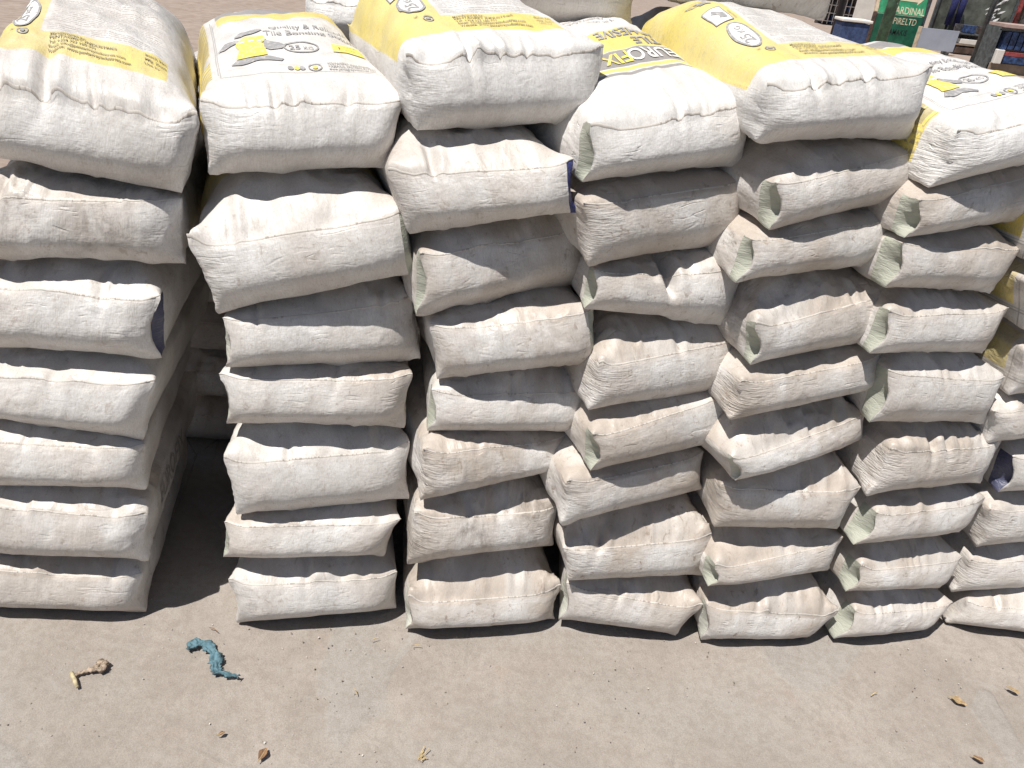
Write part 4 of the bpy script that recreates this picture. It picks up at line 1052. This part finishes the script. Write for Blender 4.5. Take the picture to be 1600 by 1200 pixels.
# green name board on its frame, light and shade put into colour and fold
Y = 19.0; x0, x1 = 7.20, 8.22
r = empty('name_board', (x0, Y, 0))
tilt = Matrix.Rotation(math.radians(-13), 3, 'X')  # upper half leans back to catch the sun
MB().box(((x1 - x0)/2, 0, .35), (x1 - x0, .04, .62)).build('lower_panel', M['green_shaded'], r)
up_c = Vector(((x1 - x0)/2, .105, 1.09)); MB().box(up_c, (x1 - x0, .04, .86), tilt).build('upper_panel', M['green_lit'], r)
MB().box((-.045, .02, .34), (.07, .07, .68)).build('frame_post', M['brown_wood'], r)
MB().box((-.045, .12, 1.10), (.07, .07, .84), tilt).build('frame_post', M['cream'], r)
MB().box((x1 - x0 + .045, .06, .75), (.07, .07, 1.5)).build('frame_post', M['dark_steel'], r)
def sign_text(s, h, x, z, mat, parent, y=-.0225, rot=None, base=None, sx=.74):
    bm = flat_text(s, h, .012, 1.0, 'LEFT')
    me = bpy.data.meshes.new('lettering'); bm.to_mesh(me); bm.free()
    for v in me.vertices:
        p = Vector((v.co.x*sx, y - .002, v.co.y))
        v.co = (base + rot @ (Vector((x, 0, z)) + p)) if rot is not None else Vector((x, 0, z)) + p
    return link('lettering', me, mat, parent)
M['sign_cream'] = plain('sign_cream', (.70, .62, .44), .6, .08, 8., .1)
M['sign_black'] = plain('sign_black', (.012, .02, .018), .6, .2, 8., .1)
sign_text('CARDINAL', .145, -.250, -.415, M['sign_cream'], r, rot=tilt, base=up_c)
sign_text('EMPIRE', .13, .20, .485, M['sign_cream'], r); sign_text('LTD', .13, .645, .485, M['sign_cream'], r)
sign_text('KAMAKIS', .11, .28, .275, M['sign_black'], r)
mb = MB(); mb.poly([up_c + tilt @ Vector(p) for p in ((-.42, -.026, -.14), (.30, -.026, -.16), (.30, -.026, -.22), (.43, -.026, -.09), (.33, -.026, .0), (.32, -.026, -.06), (-.42, -.026, -.04))])
mb.build('arrow', M['sign_cream'], r)
tag(r, 'green name board with cream lettering behind the stacks', 'sign')
mb = MB(); mb.tube([(7.02, 17.9, 0), (7.06, 17.9, 2.6)], .115, 14); r = empty('green_post', (0, 0, 0)); mb.build('shaft', M['post_green'], r, True)
MB().tube([(7.02, 17.9, 0), (7.02, 17.9, .05)], .17, 14).build('collar', M['post_green'], r)
tag(r, 'thick green post standing in front of the name board', 'post')

# stall with teal cover and barred rack, white screen, table
r = empty('kiosk', (8.6, 25., 0))
MB().box((.0, .35, .9), (1.5, .08, 1.8)).build('back_wall', M['crate'], r)
MB().box((-.05, 0, .90), (1.7, .75, .22), bev=.03).build('roof_cover', M['teal'], r)
for i in range(7): MB().box((-.66 + i*.14, -.06, .42), (.018, .018, .80)).build('bar', M['white_wall'], r)
for i in range(4): MB().box((-.24, -.075, .10 + i*.21), (.90, .018, .018)).build('rail', M['white_wall'], r)
q = random.Random(3)
for i in range(14): MB().box((-.62 + (i % 7)*.14, .15, .14 + (i//7)*.34), (.10, .12, q.uniform(.16, .28)), bev=.01).build('goods', M[q.choice(('blue_goods', 'crate', 'brown_wood', 'crate'))], r)
tag(r, 'kiosk with teal cover and white barred rack of goods', 'kiosk')
solid('white_screen', [('panel', 'white_wall', [((0, 0, .62), (.62, .05, 1.0))]), ('foot', 'dark_steel', [((-.24, 0, .06), (.05, .4, .12)), ((.24, 0, .06), (.05, .4, .12))])], 'plain white upright screen beside the barred kiosk', 'screen', (8.05, 22., 0))
r = empty('market_table', (4.60, 13., 0))
MB().box((0, 0, .76), (.46, .4, .04), bev=.01).build('table_top', M['white_wall'], r); MB().box((0, 0, .50), (.42, .36, .46), bev=.02).build('skirt', M['skirt'], r)
for sx_ in (-1, 1):
    for sy_ in (-1, 1): MB().box((sx_*.18, sy_*.15, .135), (.04, .04, .27)).build('leg', M['dark_steel'], r)
tag(r, 'small table with white top and blue skirt behind the stacks', 'table')

# shop display: back panel, two trouser figures, bright foil
r = empty('display_window', (9.75, 20., 0))
MB().box((0, .05, 1.45), (1.75, .05, 2.2)).build('pane', M['sheet'], r)
MB().box((0, -.02, .35), (1.80, .08, .045)).build('sill', M['tan_shop'], r)
for sx_ in (-.89, .89): MB().box((sx_, -.01, 1.2), (.05, .07, 2.4)).build('frame_post', M['dark_steel'], r)
tag(r, 'grey shop display panel with steel frame', 'display')
def trousers(x, y, z, label):
    r = empty('trouser_figure', (x, y, z))
    for s_ in (-1, 1):
        MB().tube([(s_*.085, 0, .95), (s_*.092, 0, .55), (s_*.10, .01, .18)], [.088, .072, .066], 14).build('trouser_leg', M['navy'], r, True)
        MB().tube([(s_*.10, .01, .19), (s_*.10, .01, .03)], [.030, .026], 10).build('stand_leg', M['black_paint'], r, True)
    MB().box((0, 0, .98), (.32, .17, .12), bev=.03).build('waistband', M['navy'], r)
    return tag(r, label, 'trousers')
trousers(9.24, 19.78, .36, 'dark navy trousers on a display stand')
r = empty('foil_bunch', (10.18, 19.9, .62)); q = random.Random(8)
for i in range(26):
    c = Vector((q.uniform(-.16, .16), q.uniform(-.03, .03), q.uniform(0, .7))); a = q.uniform(.3, 1.2)
    d = Vector((math.cos(a), 0, math.sin(a)))*q.uniform(.05, .12); w = Vector((-d.z, .02, d.x)).normalized()*.022
    mb = MB(); mb.poly([c - d, c + w, c + d, c - w], .006); mb.build('foil', M['foil'], r)
MB().tube([(0, .05, -.27), (0, .05, .8)], .02, 8).build('stem', M['dark_steel'], r)
tag(r, 'bunch of glittering white foil strips on the display panel', 'decoration')
mb = MB(); mb.tube([(8.60, 17., 0), (8.62, 17., 3.0)], .055, 12); r = empty('steel_pole', (0, 0, 0)); mb.build('shaft', M['dark_steel'], r, True); MB().box((8.60, 17., .015), (.24, .24, .03)).build('foot_plate', M['dark_steel'], r)
tag(r, 'dark grey steel pole in front of the shop display', 'pole')
solid('notice_board', [('panel', 'board', [((.40, 0, .28), (.82, .04, .42))]), ('edge_strip', 'cream', [((-.05, 0, .28), (.07, .05, .46))]), ('foot', 'dark_steel', [((.1, .1, .03), (.05, .3, .06)), ((.7, .1, .03), (.05, .3, .06))])], 'blank blue grey board leaning below the shop display', 'board', (8.10, 18.6, 0))
solid('low_shelf', [('back', 'crate', [((.0, .15, .35), (.9, .04, .5))]), ('shelf', 'dark_steel', [((0, 0, .42), (.9, .3, .03))]), ('shelf', 'tan_shop', [((0, 0, .20), (.9, .3, .03))]), ('box', 'blue_goods', [((-.2, -.02, .52), (.22, .2, .16))]), ('box', 'brown_wood', [((.16, -.02, .50), (.2, .2, .13))]), ('box', 'white_wall', [((-.1, -.04, .27), (.5, .2, .10))]), ('box', 'brown_wood', [((.0, -.04, .09), (.8, .2, .14))])], 'low shelf with dim boxes of goods under the display', 'shelf', (9.62, 19.3, 0))
r = empty('shop_front', (11.4, 20.6, 0))
MB().box((.6, .3, 1.5), (3.2, .1, 3.0)).build('wall', M['tan_shop'], r)
for i, (m, x, w) in enumerate((('cream', -.62, .10), ('red_goods', -.36, .08), ('crate', -.12, .18), ('sheet', .12, .10), ('white_wall', .42, .12), ('navy', .66, .16), ('crate', 1.0, .2))):
    MB().box((x, -.02, 1.25), (w, .14, 1.5), bev=.01).build('hanging_goods', M[m], r)
MB().box((.6, -.25, .34), (3.0, .6, .10)).build('step', M['pink_paving'], r)
tag(r, 'tan shop front with tall hanging goods in strips', 'shop')
solid('goods_stall', [('frame', 'dark_steel', [((0, 0, .80), (1.6, .5, .05)), ((-.78, 0, .4), (.05, .5, .8))]), ('counter', 'pink_paving', [((.02, -.05, .86), (1.6, .6, .06))]), ('packet_row', 'blue_goods', [((-.62 + i*.13, -.12, .62), (.11, .3, .30)) for i in range(10)]),
      ('carton', 'red_goods', [((-.25, -.2, .40), (.62, .24, .07))]), ('carton', 'blue_goods', [((-.25, -.205, .30), (.62, .24, .12))]), ('carton', 'white_wall', [((-.66, -.2, .34), (.14, .24, .24))]), ('plinth', 'tan_shop', [((0, 0, .12), (1.6, .5, .22))])],
      'stall with blue packets and a red and blue carton', 'stall', (9.05, 16., -.06))
r = empty('roadside_plant', (4.12, 7.0, 0)); q = random.Random(4)
MB().tube([(0, 0, 0), (.01, .01, .7)], [.012, .006], 7).build('stem', M['brown_wood'], r)
for i in range(18):
    c = Vector((q.uniform(-.16, .16), q.uniform(-.16, .16), q.uniform(.35, .86))); d = Vector((q.uniform(-1, 1), q.uniform(-1, 1), q.uniform(-.3, .6))).normalized()*.07
    w = d.cross(Vector((0, 0, 1))).normalized()*.028
    MB().poly([c - d, c + w, c + d, c - w]).build('leaf', M['foliage'], r)
tag(r, 'small green leafy plant at the right edge beside the stalls', 'plant')
